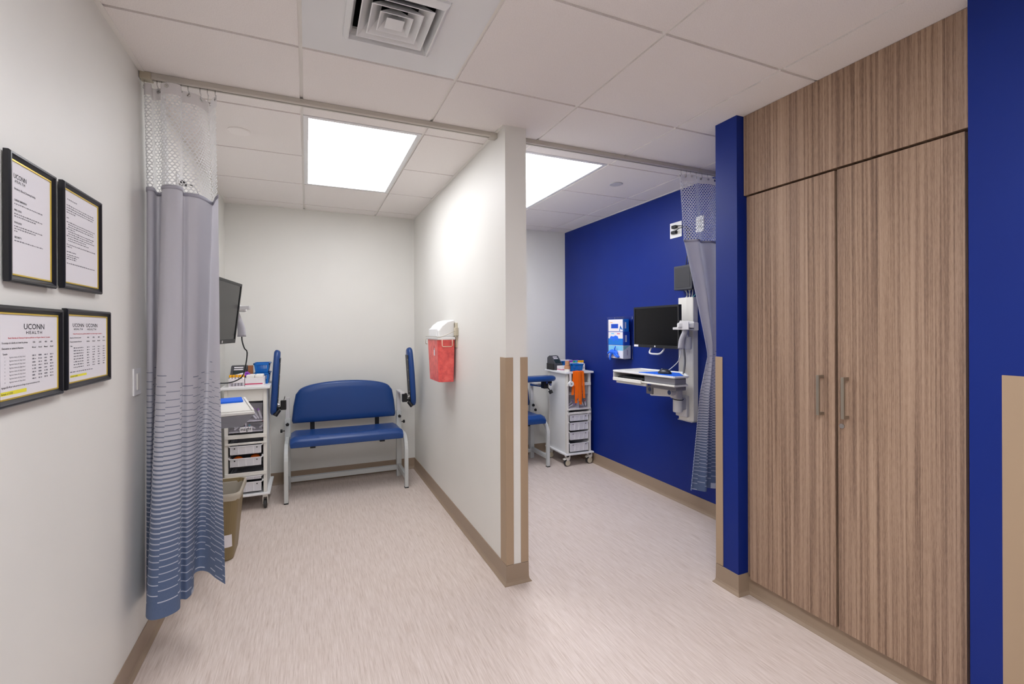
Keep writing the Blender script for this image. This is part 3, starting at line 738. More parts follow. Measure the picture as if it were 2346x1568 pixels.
# ------------------------------------------------------------------ blood-draw benches
def make_bench(cx, cy, label, arm_right_down):
    t = thing('phlebotomy_bench', (cx, cy, 0), label, 'bench', 'blue vinyl blood-draw benches')
    yf, yr = cy - 0.19, cy + 0.175
    for s in (-1, 1):
        x = cx + s * 0.462
        path = [(x, yf, 0.008), (x, yf, 0.30)] + [(x, yf + 0.11 - 0.11 * math.cos(a), 0.30 + 0.13 * math.sin(a)) for a in [PI / 2 * k / 8 for k in range(1, 9)]] + [(x, yr - 0.02, 0.43)]
        bm = nb(); sweep_rect(bm, path, (1, 0, 0), 0.030, 0.034)
        l = obj('leg', bm, STEEL, t, bevel=0.003)
        obj('foot', bx(x - 0.016, x + 0.016, yf - 0.018, yf + 0.018, 0, 0.009), BLACK, l)
        obj('post', bx(x - 0.022, x + 0.022, yr - 0.022, yr + 0.022, 0.0, 0.60), STEEL, t, bevel=0.003)
        obj('post_slider', bx(x - 0.016, x + 0.016, yr - 0.016, yr + 0.016, 0.60, 0.775), LTGREY, t, bevel=0.002)
        obj('side_rail', bx(x - 0.014, x + 0.014, yf + 0.017, yr - 0.022, 0.075, 0.115), STEEL, t, bevel=0.002)
        for kz, ky, kx in ((0.555, -1, 0.0), (0.495, 0, s)):
            bm = nb()
            c0 = Vector((x + kx * 0.022, yr + (-0.022 if ky else 0), kz)); d = Vector((kx, -1 if ky else 0, 0))
            cyl(bm, c0, c0 + d * 0.020, 0.004, 10); cyl(bm, c0 + d * 0.018, c0 + d * 0.034, 0.015, 5)
            obj('knob', bm, BLACK, t)
        # arm bracket, clamp and pad
        up = not (arm_right_down and s == 1)
        obj('arm_bracket', bx(min(x - 0.02, x + s * 0.02), max(x - 0.02, x + s * 0.02), yr - 0.20, yr + 0.02, 0.775, 0.792), LTGREY, t, bevel=0.004)
        if up:
            xp = x + s * 0.098; yc = yr - 0.16
            bm = nb(); box(bm, *sorted((x + s * 0.004, x + s * 0.046)), yc - 0.022, yc + 0.022, 0.700, 0.775); cyl(bm, (x + s * 0.03, yc, 0.715), (xp, yc, 0.715), 0.012, 12)
            cl = obj('clamp', bm, BLACK, t, bevel=0.003)
            bm = nb(); cyl(bm, (x + s * 0.05, yc, 0.745), (xp - s * 0.02, yc, 0.745), 0.013, 12); box(bm, *sorted((xp - s * 0.034, xp - s * 0.026)), yc - 0.02, yc + 0.02, 0.73, 0.83)
            obj('hinge', bm, CHROME, cl)
            bm = nb(); cyl(bm, (x + s * 0.055, yc - 0.03, 0.705), (x + s * 0.085, yc - 0.045, 0.662), 0.018, 14); cyl(bm, (x + s * 0.045, yc - 0.01, 0.72), (x + s * 0.06, yc - 0.03, 0.70), 0.005, 8)
            obj('clamp_knob', bm, BLACK, cl)
            out = []
            for k in range(40):                                       # pad outline in (y,z): stadium with slimmer upper end
                a = 2 * PI * k / 40; ss, cc = math.sin(a), math.cos(a)
                wy = 0.080 * (1 - 0.18 * max(0, ss)); out.append((yc + wy * math.copysign(abs(cc) ** 0.55, cc), 0.925 + 0.262 * math.copysign(abs(ss) ** 0.6, ss)))
            bm = nb(); rings = []
            for off, k in ((-0.026, 0.80), (-0.018, 0.93), (0.0, 1.0), (0.012, 0.965), (0.020, 0.82)):
                rings.append([bm.verts.new((xp + s * off, yc + (y - yc) * k, 0.925 + (z - 0.925) * (1 - (1 - k) * 0.35))) for y, z in out])
            for a, b in zip(rings, rings[1:]): bridge(bm, a, b)
            bm.faces.new(rings[0][::-1]); bm.faces.new(rings[-1])
            rot(bm.verts, s * -0.06, 'Y', (xp, yc, 0.70))
            pad = obj('arm_pad', bm, VINYL, t, smooth=True)
            bm = nb(); box(bm, *sorted((xp - s * 0.030, xp - s * 0.0235)), yc - 0.055, yc + 0.055, 0.72, 1.12); rot(bm.verts, s * -0.06, 'Y', (xp, yc, 0.70))
            pl = obj('pad_board', bm, BLACK, pad, bevel=0.002)
            bm = nb()
            for z in (0.80, 0.90, 0.99, 1.08):
                cyl(bm, (xp - s * 0.034, yc - 0.045, z), (xp - s * 0.0295, yc - 0.045, z), 0.004, 8)
            rot(bm.verts, s * -0.06, 'Y', (xp, yc, 0.70)); obj('screw', bm, CHROME, pl)
        else:
            yc = yr - 0.26; zc = 0.855; x1 = x + 0.135; x0 = x1 - 0.53
            bm = nb(); sweep_rect(bm, [(x - 0.01, yr - 0.02, 0.768), (x + 0.03, yc + 0.03, 0.772)], (0, 0, 1), 0.022, 0.03); obj('brace', bm, VINYL, t)
            bm = nb(); box(bm, x + 0.0, x + 0.05, yc - 0.03, yc + 0.04, 0.752, 0.822); box(bm, x + 0.04, x + 0.09, yc - 0.03, yc + 0.02, 0.80, 0.828)
            cl = obj('clamp', bm, BLACK, t, bevel=0.004)
            bm = nb(); cyl(bm, (x + 0.075, yc - 0.03, 0.79), (x + 0.075, yc - 0.01, 0.79), 0.012, 12); cyl(bm, (x + 0.03, yc - 0.034, 0.812), (x + 0.03, yc + 0.0, 0.812), 0.010, 12); obj('hinge', bm, CHROME, cl)
            bm = nb(); cyl(bm, (x + 0.06, yc - 0.04, 0.735), (x + 0.072, yc - 0.05, 0.705), 0.020, 14); cyl(bm, (x + 0.05, yc - 0.01, 0.76), (x + 0.062, yc - 0.04, 0.735), 0.006, 8); obj('clamp_knob', bm, BLACK, cl)
            bm = nb(); rings = []; xm, hl = (x0 + x1) / 2, (x1 - x0) / 2
            for off, k in ((-0.028, 0.86), (-0.020, 0.95), (-0.004, 1.0), (0.012, 0.95), (0.022, 0.78)):
                rr = []
                for q in range(40):
                    a = 2 * PI * q / 40; ss, cc = math.sin(a), math.cos(a)
                    rr.append(bm.verts.new((xm + hl * math.copysign(abs(cc) ** 0.6, cc) * (1 - (1 - k) * 0.4), yc + 0.078 * k * math.copysign(abs(ss) ** 0.6, ss), zc + off)))
                rings.append(rr)
            for a, b in zip(rings, rings[1:]): bridge(bm, a, b)
            bm.faces.new(rings[0][::-1]); bm.faces.new(rings[-1])
            obj('arm_pad', bm, VINYL, t, smooth=True)
    obj('rear_rail', bx(cx - 0.44, cx + 0.44, yr - 0.02, yr + 0.02, 0.060, 0.100), STEEL, t, bevel=0.003)
    # seat with a shallow dished, rounded shape
    bm = nb(); nx, ny = 24, 12; x0, x1, y0, y1 = cx - 0.436, cx + 0.436, cy - 0.215, cy + 0.165; g = []
    for j in range(ny + 1):
        rowv = []
        for i in range(nx + 1):
            u, v = i / nx, j / ny; ed = min(u, 1 - u) / 0.04; ev = min(v, 1 - v) / 0.10
            e = min(1, ed) ; f = min(1, ev)
            z = 0.502 - 0.020 * (1 - math.sqrt(max(0, 1 - (1 - e) ** 2))) - 0.024 * (1 - math.sqrt(max(0, 1 - (1 - f) ** 2))) - 0.008 * math.sin(PI * u) * math.sin(PI * v) + 0.010 * math.exp(-((v - 0.16) / 0.1) ** 2)
            rowv.append(bm.verts.new((x0 + (x1 - x0) * u, y0 + (y1 - y0) * v, z)))
        g.append(rowv)
    for j in range(ny):
        for i in range(nx): bm.faces.new((g[j][i], g[j][i + 1], g[j + 1][i + 1], g[j + 1][i]))
    border = g[0] + [g[j][nx] for j in range(1, ny + 1)] + g[ny][-2::-1] + [g[j][0] for j in range(ny - 1, 0, -1)]
    low = [bm.verts.new((v.co.x * 0.99 + cx * 0.01, v.co.y, 0.428)) for v in border]
    bridge(bm, low, border); bm.faces.new(low[::-1])
    obj('seat', bm, VINYL, t, smooth=True, bevel=0.006)
    for xx in (cx - 0.27, cx + 0.27):
        obj('seat_bracket', bx(xx - 0.02, xx + 0.02, cy - 0.15, yr + 0.02, 0.402, 0.4285), BLACK, t)
        obj('back_bracket', bx(xx - 0.018, xx + 0.018, yr + 0.006, yr + 0.016, 0.40, 0.72), BLACK, t)
    # backrest: low arch, padded
    out = [(-0.422, 0.556), (0.422, 0.556)]
    arch = [(0.43, 0.58), (0.418, 0.70), (0.400, 0.800)] + [(0.385 * math.cos(a), 0.805 + 0.098 * math.sin(a) ** 0.8) for a in [0.12 + (PI - 0.24) * k / 24 for k in range(25)]] + [(-0.400, 0.800), (-0.418, 0.70), (-0.43, 0.58)]
    poly = out + arch; bm = nb(); rings = []
    for dy_, k in ((0.0, 0.965), (-0.008, 0.992), (-0.026, 1.0), (-0.042, 0.985), (-0.050, 0.945)):
        rings.append([bm.verts.new((cx + x * k, yr + 0.006 + dy_ - 0.0, 0.72 + (z - 0.72) * (1 - (1 - k) * 1.7))) for x, z in poly])
    for a, b in zip(rings, rings[1:]): bridge(bm, a, b)
    bm.faces.new(rings[0][::-1])
    inner = [bm.verts.new((cx + x * 0.80, yr + 0.006 - 0.056, 0.72 + (z - 0.72) * 0.68)) for x, z in poly]
    bridge(bm, rings[-1], inner); bm.faces.new(inner)
    obj('backrest', bm, VINYL, t, smooth=True)
    return t
make_bench(0.310, 4.225, 'blue vinyl bench on grey frame with both arm pads folded up', False)
make_bench(1.690, 4.265, 'blue vinyl bench half hidden behind the partition, one arm pad lowered', True)

# ------------------------------------------------------------------ supply carts
def make_cart(x0, y0, label, which):
    w, d = 0.322, 0.43; x1, y1 = x0 + w, y0 + d; cx, cy = x0 + w / 2, y0 + d / 2
    t = thing('supply_cart', (cx, cy, 0), label, 'cart', 'white rolling supply carts')
    obj('top', bx(x0, x1, y0, y1, 0.905, 0.925), WHITEP, t, bevel=0.004)
    obj('bottom_plate', bx(x0, x1, y0, y1, 0.110, 0.125), WHITEP, t, bevel=0.003)
    e = 0.022
    for px in (x0 + e, x1 - e - 0.024):
        for py in (y0 + e, y1 - e - 0.03): obj('post', bx(px, px + 0.024, py, py + 0.03, 0.125, 0.905), OFFW, t, bevel=0.002)
        xs = px + 0.004 if px < cx else px + 0.014
        obj('side_panel', bx(xs, xs + 0.006, y0 + e + 0.03, y1 - e - 0.03, 0.125, 0.905), WHITEP, t)
    obj('back_panel', bx(x0 + e + 0.024, x1 - e - 0.024, y1 - e - 0.012, y1 - e - 0.006, 0.125, 0.905), WHITEP, t)
    xa, xb = x0 + e + 0.0245, x1 - e - 0.0245
    bars = [(0.542, 0.572), (0.497, 0.512)] if which == 1 else [(0.505, 0.527), (0.548, 0.562), (0.785, 0.815)]
    for z0, z1 in bars: obj('cross_bar', bx(x0 + e + 0.004, x1 - e - 0.004, y0 + e - 0.010, y0 + e - 0.0005, z0, z1), OFFW, t, bevel=0.002)
    if which == 1:
        obj('front_panel', bx(xa, xb, y0 + e + 0.004, y0 + e + 0.010, 0.815, 0.904), BEIGE if False else OFFW, t)
        obj('cross_bar', bx(x0 + e + 0.004, x1 - e - 0.004, y0 + e - 0.010, y0 + e - 0.0005, 0.262, 0.290), OFFW, t, bevel=0.002)
        zs = [(0.425, 0.488), (0.335, 0.397), (0.232, 0.258), (0.142, 0.215)]
    else: zs = [(0.440, 0.498), (0.348, 0.425), (0.255, 0.330), (0.140, 0.222)]
    for z0, z1 in zs:
        xa2, xb2, yf = xa + 0.012, xb - 0.012, y0 + 0.012; f = 0.008
        bm = nb(); th = 0.003
        b1, t1 = (xa2 + f, xb2 - f, yf + f, y1 - 0.06), (xa2, xb2, yf, y1 - 0.055)
        vb = [bm.verts.new(p) for p in ((b1[0], b1[2], z0), (b1[1], b1[2], z0), (b1[1], b1[3], z0), (b1[0], b1[3], z0))]
        vt = [bm.verts.new(p) for p in ((t1[0], t1[2], z1), (t1[1], t1[2], z1), (t1[1], t1[3], z1), (t1[0], t1[3], z1))]
        vi = [bm.verts.new(p) for p in ((t1[0] + th, t1[2] + th, z1), (t1[1] - th, t1[2] + th, z1), (t1[1] - th, t1[3] - th, z1), (t1[0] + th, t1[3] - th, z1))]
        vj = [bm.verts.new(p) for p in ((b1[0] + th, b1[2] + th, z0 + th), (b1[1] - th, b1[2] + th, z0 + th), (b1[1] - th, b1[3] - th, z0 + th), (b1[0] + th, b1[3] - th, z0 + th))]
        bridge(bm, vb, vt); bridge(bm, vt, vi); bridge(bm, vi, vj); bm.faces.new(vb[::-1]); bm.faces.new(vj)
        dr = obj('drawer', bm, mat('drawer_white', (224, 223, 228), 0.4), t)
        bm = nb()
        for k in range(5):
            xr = xa2 + 0.004 + (xb2 - xa2 - 0.008) * k / 4
            box(bm, xr - 0.0025, xr + 0.0025, yf + 0.001, yf + 0.009, z0 + 0.002, z1 - 0.003)
        box(bm, xa2 - 0.006, xb2 + 0.006, yf - 0.003, yf + 0.003, z1 - 0.004, z1 + 0.001)
        obj('rib', bm, mat('drawer_rib', (236, 235, 238), 0.4), dr)
        if z1 - z0 > 0.05:
            bm = nb()
            for xr in (xa2 + 0.03, xb2 - 0.03): cyl(bm, (xr, yf - 0.0005, z1 - 0.016), (xr, yf + 0.004, z1 - 0.016), 0.0045, 10)
            obj('hole_dot', bm, BLACK, dr)  # flush black discs stand in for the dark of the drawer's holes
        for xr in (xa, xb - 0.010): obj('runner', bx(xr, xr + 0.010, y0 + e + 0.005, y1 - 0.06, z1 - 0.004, z1 + 0.010), WHITEP, t)
    # clear bins with divider
    zb = [(0.59, 0.655), (0.665, 0.80)] if which == 1 else [(0.565, 0.70), (0.705, 0.78)]
    bins = []
    for z0, z1 in zb:
        bm = nb(); yf = y0 + 0.02; th = 0.002; xm = (xa + xb) / 2
        box(bm, xa + 0.004, xb - 0.004, yf, yf + th, z0, z1)
        cb = obj('clear_bin', bm, CLEARB, t)
        bm = nb(); box(bm, xa + 0.004, xb - 0.004, yf, yf + 0.30, z0 - 0.003, z0); box(bm, xm - 0.003, xm + 0.003, yf + 0.003, yf + 0.25, z0, z1)
        obj('bin_shelf', bm, mat('bin_tray_grey', (196, 190, 200), 0.5), cb)
        bins.append((z0, z1))
    # casters
    for i, (px, py) in enumerate(((x0 + 0.035, y0 + 0.04), (x1 - 0.035, y0 + 0.04), (x0 + 0.035, y1 - 0.05), (x1 - 0.035, y1 - 0.05))):
        bm = nb()
        if which == 1: poly = [(py - 0.02, 0.11), (py + 0.022, 0.11), (py + 0.022, 0.06), (py + 0.01, 0.03), (py - 0.008, 0.03), (py - 0.02, 0.07)]; ax = 'x'
        else: poly = [(px - 0.02, 0.11), (px + 0.028, 0.11), (px + 0.028, 0.078), (px + 0.006, 0.032), (px - 0.006, 0.032), (px - 0.012, 0.07)]; ax = 'y'
        c = px if ax == 'x' else py
        prism(bm, poly, ax, c - 0.018, c - 0.013); prism(bm, poly, ax, c + 0.013, c + 0.018); box(bm, px - 0.018, px + 0.018, py - 0.018, py + 0.018, 0.088, 0.11)
        f = obj('caster', bm, OFFW, t, bevel=0.002)
        bm = nb(); dv = Vector((1, 0, 0)) if ax == 'x' else Vector((0, 1, 0)); cc = Vector((px, py, 0.034))
        lathe(bm, [(0.026, -0.011), (0.034, -0.008), (0.034, 0.008), (0.026, 0.011)], cc, 24, dv)
        wh = obj('wheel', bm, mat('caster_tyre', (58, 56, 56), 0.6), f, smooth=False)
        if which == 2:
            bm = nb(); lathe(bm, [(0.024, -0.020), (0.028, -0.0185)], cc, 24, dv); obj('wheel_cap', bm, BEIGE, f)
            bm = nb(); box(bm, px - 0.04, px - 0.012, py - 0.014, py + 0.014, 0.074, 0.086); rot(bm.verts, -0.35, 'Y', (px, py, 0.08)); obj('brake_pedal', bm, OFFW, f, bevel=0.002)
    return t, (xa, xb, y0, y1, bins)
CX1, CX2, CYF = -0.580, 2.296, 3.975
c1, i1 = make_cart(CX1, CYF, 'white rolling supply cart with label reading insight beside the left wall', 1)
c2, i2 = make_cart(CX2, CYF, 'white rolling supply cart with orange bands standing by the blue wall', 2)
obj('side_handle', bx(CX2 + 0.322 + 0.001, CX2 + 0.322 + 0.008, CYF + 0.06, CYF + 0.09, 0.42, 0.54), WHITEP, c2, bevel=0.002)
# insight label hanging on cart 1
lab = obj('cart_label', bx(-0.455, -0.375, CYF - 0.004, CYF - 0.002, 0.592, 0.630), PAPER, c1)
bm = nb(); put_text(bm, 'insight', 0.036, (-0.415, CYF - 0.0045, 0.603), (1, 0, 0), (0, 0, 1), 0.070, 0.015, 'C'); obj('label_text', bm, INK, lab, recalc=False)

def tube_thing(p, d, r, L, cap, label, group, name='blood_tube'):
    """a blood tube lying/leaning: p = bottom point, d = direction to cap"""
    d = Vector(d).normalized(); p = Vector(p)
    bm = nb(); lathe(bm, [(r * 0.5, 0), (r * 0.92, r * 0.5), (r * 0.92, L * 0.8)], p, 10, d)
    zmin = min(v.co.z for v in bm.verts)
    t = thing(name, (p.x, p.y, zmin), label, 'tube', group)
    obj('glass', bm, mat('tube_glass', (226, 222, 232), 0.2), t, smooth=True)
    bm = nb(); lathe(bm, [(r * 1.05, L * 0.78), (r * 1.1, L * 0.8), (r * 1.1, L * 0.97), (r * 0.95, L)], p, 10, d)
    obj('cap', bm, cap, t, smooth=False)
for k, (xo, yo, ang) in enumerate(((-0.352, 4.05, -0.75), (-0.338, 4.06, -0.6), (-0.318, 4.05, -0.35), (-0.340, 4.10, -0.5))):
    tube_thing((xo, yo, 0.672), (math.sin(ang), 0.25, math.cos(ang)), 0.0085, 0.085, PURPLEC, 'purple-capped blood tube in the clear upper bin of the cart by the left wall', 'purple tubes in the clear bin')
for k, (xo, yo, ang, cp) in enumerate(((-0.36, 4.04, -0.9, TEALC), (-0.335, 4.05, 0.9, REDC), (-0.50, 4.04, 0.8, PRINTDB), (-0.485, 4.05, -0.6, PRINTDB), (-0.47, 4.04, 1.1, PRINTDB), (-0.315, 4.06, 0.1, REDC))):
    tube_thing((xo, yo, 0.600 + 0.004 * (k % 2)), (math.sin(ang), 0.2, abs(math.cos(ang)) * 0.8), 0.0075, 0.055, cp, {id(TEALC): 'teal-capped tube', id(REDC): 'red-capped tube', id(PRINTDB): 'navy-capped tube'}[id(cp)] + ' in the lower clear bin behind the insight label', 'tubes behind the insight label')
for k, (xo, yo, ang) in enumerate(((2.508, 4.03, -0.5), (2.514, 4.045, -0.5), (2.528, 4.03, -0.5), (2.540, 4.045, -0.35), (2.555, 4.03, 0.0), (2.516, 4.07, -0.45))):
    tube_thing((xo, yo, 0.573), (math.sin(ang), 0.2, math.cos(ang)), 0.008, 0.060, REDC, 'red-capped blood tube in the clear bin below the orange bands', 'red tubes in the clear bin')
for k, (xo, yo, ang) in enumerate(((2.36, 4.03, 1.2), (2.385, 4.04, 1.35), (2.37, 4.06, 1.0))):
    tube_thing((xo, yo, 0.575 + 0.006 * k), (math.sin(ang), 0.1, math.cos(ang)), 0.006, 0.075, PURPLEC, 'purple-capped tube lying in the left clear bin of the cart by the blue wall', 'tubes lying in the left clear bin')
for xx, yy in ((-0.475, 4.05), (-0.365, 4.08)):
    bm = nb(); lathe(bm, [(0.008, 0.0), (0.026, 0.006), (0.034, 0.022), (0.030, 0.05), (0.012, 0.062)], (xx, yy, 0.3385), 20)
    obj('orange_tourniquet_roll', bm, ORANGE, smooth=True, label='rolled orange rubber band lying in a white cart drawer', cat='tourniquet', group='orange rolls in the cart drawer')

# --- items standing on the carts
def carton(name, x0, x1, y0, y1, z0, z1, label, cat='box', stripe=None, tissue=False, group=None):
    t = thing(name, ((x0 + x1) / 2, (y0 + y1) / 2, z0), label, cat, group)
    obj('carton_body', bx(x0, x1, y0, y1, z0, z1), BOXW, t, bevel=0.001)
    if stripe:
        bm = nb(); zz = z0 + (z1 - z0) * 0.22; quad(bm, (x0, y0 - 0.0006, zz), (1, 0, 0), (0, 0, 1), 0.0, (x1 - x0) * 0.92, 0, (z1 - z0) * 0.13)
        quad(bm, (x0 - 0.0006, y1, zz), (0, -1, 0), (0, 0, 1), 0.0, (y1 - y0), 0, (z1 - z0) * 0.13); obj('stripe', bm, stripe, t, recalc=False)
    if tissue:
        bm = nb()
        for k in range(2):
            xa = x0 + 0.006 + (x1 - x0) * 0.46 * k; xb = xa + (x1 - x0) * 0.44
            box(bm, xa, xb, y0 + 0.006, y1 - 0.01, z1 - 0.001, z1 + 0.022); 
        obj('gauze', bm, mat('gauze_white', (238, 234, 228), 0.9), t, bevel=0.006)
    return t
def basket(x0, x1, y0, y1, z0, z1, label, flare=0.012):
    t = thing('plastic_basket', ((x0 + x1) / 2, (y0 + y1) / 2, z0), label, 'basket')
    n = 9; bm = nb()
    def P(u, v, side):                                                 # side walls with vertical slots
        k = flare * v
        a = ((x0 - k, y0 - k), (x1 + k, y0 - k), (x1 + k, y1 + k), (x0 - k, y1 + k))
        p, q = a[side], a[(side + 1) % 4]
        return Vector((p[0] + (q[0] - p[0]) * u, p[1] + (q[1] - p[1]) * u, z0 + (z1 - z0) * v))
    for side in range(4):
        for i in range(2 * n + 1):
            u0, u1 = i / (2 * n + 1), (i + 1) / (2 * n + 1)
            spans = [(0, 1)] if i % 2 == 0 or i in (1, 2 * n - 1) else [(0, 0.25), (0.78, 1)]
            for v0, v1 in spans: bm.faces.new([bm.verts.new(P(*c, side)) for c in ((u0, v0), (u1, v0), (u1, v1), (u0, v1))])
    bm.faces.new([bm.verts.new(p) for p in ((x0, y0, z0 + 0.001), (x1, y0, z0 + 0.001), (x1, y1, z0 + 0.001), (x0, y1, z0 + 0.001))])
    bmesh.ops.remove_doubles(bm, verts=bm.verts, dist=1e-5)
    b = obj('basket_body', bm, BASKET, t); md = b.modifiers.new('thick', 'SOLIDIFY'); md.thickness = 0.0025; md.offset = 0
    bm = nb(); f = flare; r = [(x0 - f, y0 - f), (x1 + f, y0 - f), (x1 + f, y1 + f), (x0 - f, y1 + f)]
    for a, b_ in zip(r, r[1:] + r[:1]):
        box(bm, min(a[0], b_[0]) - 0.004, max(a[0], b_[0]) + 0.004, min(a[1], b_[1]) - 0.004, max(a[1], b_[1]) + 0.004, z1 - 0.010, z1)
    obj('rim', bm, BASKET, t)
    return t
def printer(x0, x1, y0, y1, z0, label):
    t = thing('label_printer', ((x0 + x1) / 2, (y0 + y1) / 2, z0), label, 'printer')
    bm = nb(); h = 0.145; d = y1 - y0
    prism(bm, [(y0, z0), (y1, z0), (y1, z0 + h * 0.85), (y1 - d * 0.25, z0 + h), (y1 - d * 0.45, z0 + h * 0.98), (y0, z0 + h * 0.42)], 'x', x0, x1)
    obj('printer_case', bm, DKGREY, t, bevel=0.006)
    bm = nb(); a = Vector((x0, y0, z0 + h * 0.42)); e2 = Vector((0, d * 0.55, h * 0.56)); L = e2.length; e2n = e2.normalized(); n = Vector((0, -e2n.z, e2n.y))
    quad(bm, a + n * 0.001, (1, 0, 0), e2n, (x1 - x0) * 0.16, (x1 - x0) * 0.84, L * 0.10, L * 0.55)
    obj('window', bm, mat('printer_window', (40, 52, 52), 0.2), t, recalc=False)
    bm = nb()
    for f0 in (0.62, 0.80): quad(bm, a + n * 0.0012, (1, 0, 0), e2n, (x1 - x0) * 0.2, (x1 - x0) * 0.75, L * f0, L * (f0 + 0.09))
    obj('sticker', bm, PAPER, t, recalc=False)
    bm = nb(); box(bm, x0 - 0.006, x0 - 0.0003, y0 + d * 0.1, y1, z0, z0 + h * 0.45); box(bm, x1 + 0.0003, x1 + 0.006, y0 + d * 0.1, y1, z0, z0 + h * 0.45); obj('side_cheek', bm, BLACK, t, bevel=0.003)
TZ = 0.9252
# cart 1
def rack(x0, x1, y0, y1, z0, h, label, caps, tubesgrp):
    t = thing('tube_rack', ((x0 + x1) / 2, (y0 + y1) / 2, z0), label, 'tube rack')
    bm = nb(); th = 0.003
    box(bm, x0, x1, y0, y0 + th, z0 + h * 0.5, z0 + h); box(bm, x0, x1, y0, y0 + th, z0, z0 + h * 0.10)
    box(bm, x0, x0 + th * 2, y0, y0 + th, z0 + h * 0.1, z0 + h * 0.5); box(bm, x1 - th * 2, x1, y0, y0 + th, z0 + h * 0.1, z0 + h * 0.5)
    box(bm, x0, x0 + th, y0 + th, y1, z0, z0 + h); box(bm, x1 - th, x1, y0 + th, y1, z0, z0 + h); box(bm, x0 + th, x1 - th, y1 - th, y1, z0, z0 + h); box(bm, x0 + th, x1 - th, y0 + th, y1 - th, z0, z0 + th)
    obj('rack_box', bm, BOXW, t)
    ORD = ('first', 'second', 'third', 'fourth', 'fifth', 'sixth', 'seventh'); cnt = {}
    for (fx, fy, cap, lab, lean) in caps:
        q = cnt.get(lab, 0); cnt[lab] = q + 1; lab = ORD[q] + ' ' + lab
        px, py = x0 + (x1 - x0) * fx, y0 + (y1 - y0) * fy
        tube_thing((px, py, z0 + th + 0.001), lean, 0.0085, h * 1.42, cap, lab, tubesgrp)
r1 = [(0.10 + 0.2 * k, 0.16, YELLOWC, 'yellow-capped tube in the left cart rack, counted towards the magenta-striped carton', (0, 0.02, 1)) for k in range(5)]
rack(-0.530, -0.428, CYF + 0.028, CYF + 0.128, TZ, 0.060, 'white tube rack with yellow caps on the cart by the left wall', r1, 'yellow tubes on the cart by the left wall')
for k, (xa, za) in enumerate(((-0.515, 0.0), (-0.505, 0.014), (-0.495, 0.0))):
    tube_thing((xa, CYF + 0.075 + 0.016 * k, TZ + 0.062 + za), (1, 0.05, 0.20 + 0.04 * k), 0.008, 0.10, PURPLEC, 'purple-capped tube lying across the yellow-capped tube rack', 'purple tubes lying on the rack')
printer(-0.540, -0.428, CYF + 0.155, CYF + 0.315, TZ, 'dark label printer behind the yellow tube rack on the left cart')
carton('tissue_carton', -0.424, -0.298, CYF + 0.03, CYF + 0.15, TZ, TZ + 0.062, 'white carton with magenta stripe and gauze on the left cart', 'box', MAGENTA, True)
basket(-0.366, -0.285, CYF + 0.19, CYF + 0.36, TZ, TZ + 0.085, 'lower bright blue slotted basket at the back of the left cart')
basket(-0.368, -0.285, CYF + 0.195, CYF + 0.355, TZ + 0.087, TZ + 0.160, 'upper bright blue basket nested on another on the left cart')
obj('cardboard_box', bx(-0.420, -0.386, CYF + 0.18, CYF + 0.215, TZ, TZ + 0.145), CARDB, label='small brown cardboard box beside the stacked blue baskets', cat='box', bevel=0.001)
# cart 2
printer(2.302, 2.392, CYF + 0.225, CYF + 0.395, TZ, 'dark label printer at the back corner of the cart by the blue wall')
carton('tissue_carton', 2.320, 2.415, CYF + 0.13, CYF + 0.215, TZ, TZ + 0.048, 'white carton with magenta stripe in front of the dark label printer', 'box', MAGENTA)
basket(2.420, 2.545, CYF + 0.26, CYF + 0.39, TZ, TZ + 0.085, 'bright blue basket at the back of the cart by the blue wall')
obj('paper_sheet', bx(2.41, 2.545, CYF + 0.29, CYF + 0.38, TZ + 0.088, TZ + 0.094), PAPER, label='white papers lying on the rear blue basket', cat='paper')
basket(2.386, 2.500, CYF + 0.03, CYF + 0.135, TZ, TZ + 0.072, 'bright blue basket at the front of the cart above the orange bands', 0.008)
def roll(x, y, z, r, h, m, label, grp=None, core=True):
    t = thing('wrap_roll', (x, y, z), label, 'wrap roll', grp)
    bm = nb(); lathe(bm, [(r, 0), (r, h)], (x, y, z), 28); o = obj('wrap', bm, m, t, bevel=0.002)
    bm = nb(); lathe(bm, [(r * 0.45, h), (r * 0.45, h + 0.0006)], (x, y, z), 20); obj('core', bm, CARDB, t)
roll(2.348, CYF + 0.055, TZ, 0.028, 0.026, mat('roll_white', (232, 228, 220), 0.8), 'white wrap roll at the bottom of the stack on the cart')
roll(2.348, CYF + 0.055, TZ + 0.0268, 0.030, 0.030, KRAFT, 'wide tan wrap roll in the middle of the stack on the cart')
roll(2.348, CYF + 0.055, TZ + 0.0576, 0.023, 0.046, KRAFT, 'narrow tan wrap roll on top of the stack on the cart')
rack(2.455, 2.606, CYF + 0.145, CYF + 0.245, TZ, 0.066, 'white tube rack with yellow, teal and purple caps by the blue wall',
     [(0.58 + 0.082 * k, 0.16, YELLOWC, 'yellow-capped tube in the rack above the orange bands, counting towards the blue wall', (0, 0, 1)) for k in range(5)] +
     [(0.20 + 0.10 * k, 0.16, (GREENC, TEALC, TEALC)[k], ('green-capped tube in the rack above the orange bands, counting towards the blue wall', 'teal-capped tube in the rack above the orange bands, counting towards the blue wall', 'teal-capped tube in the rack above the orange bands, counting towards the blue wall')[k], (0, 0, 1)) for k in range(3)] +
     [(0.08 + 0.11 * k, 0.7, PURPLEC, 'purple-capped tube in the rack above the orange bands, counting towards the blue wall', (0, 0, 1)) for k in range(7)], 'tubes in the rack on the cart by the blue wall')
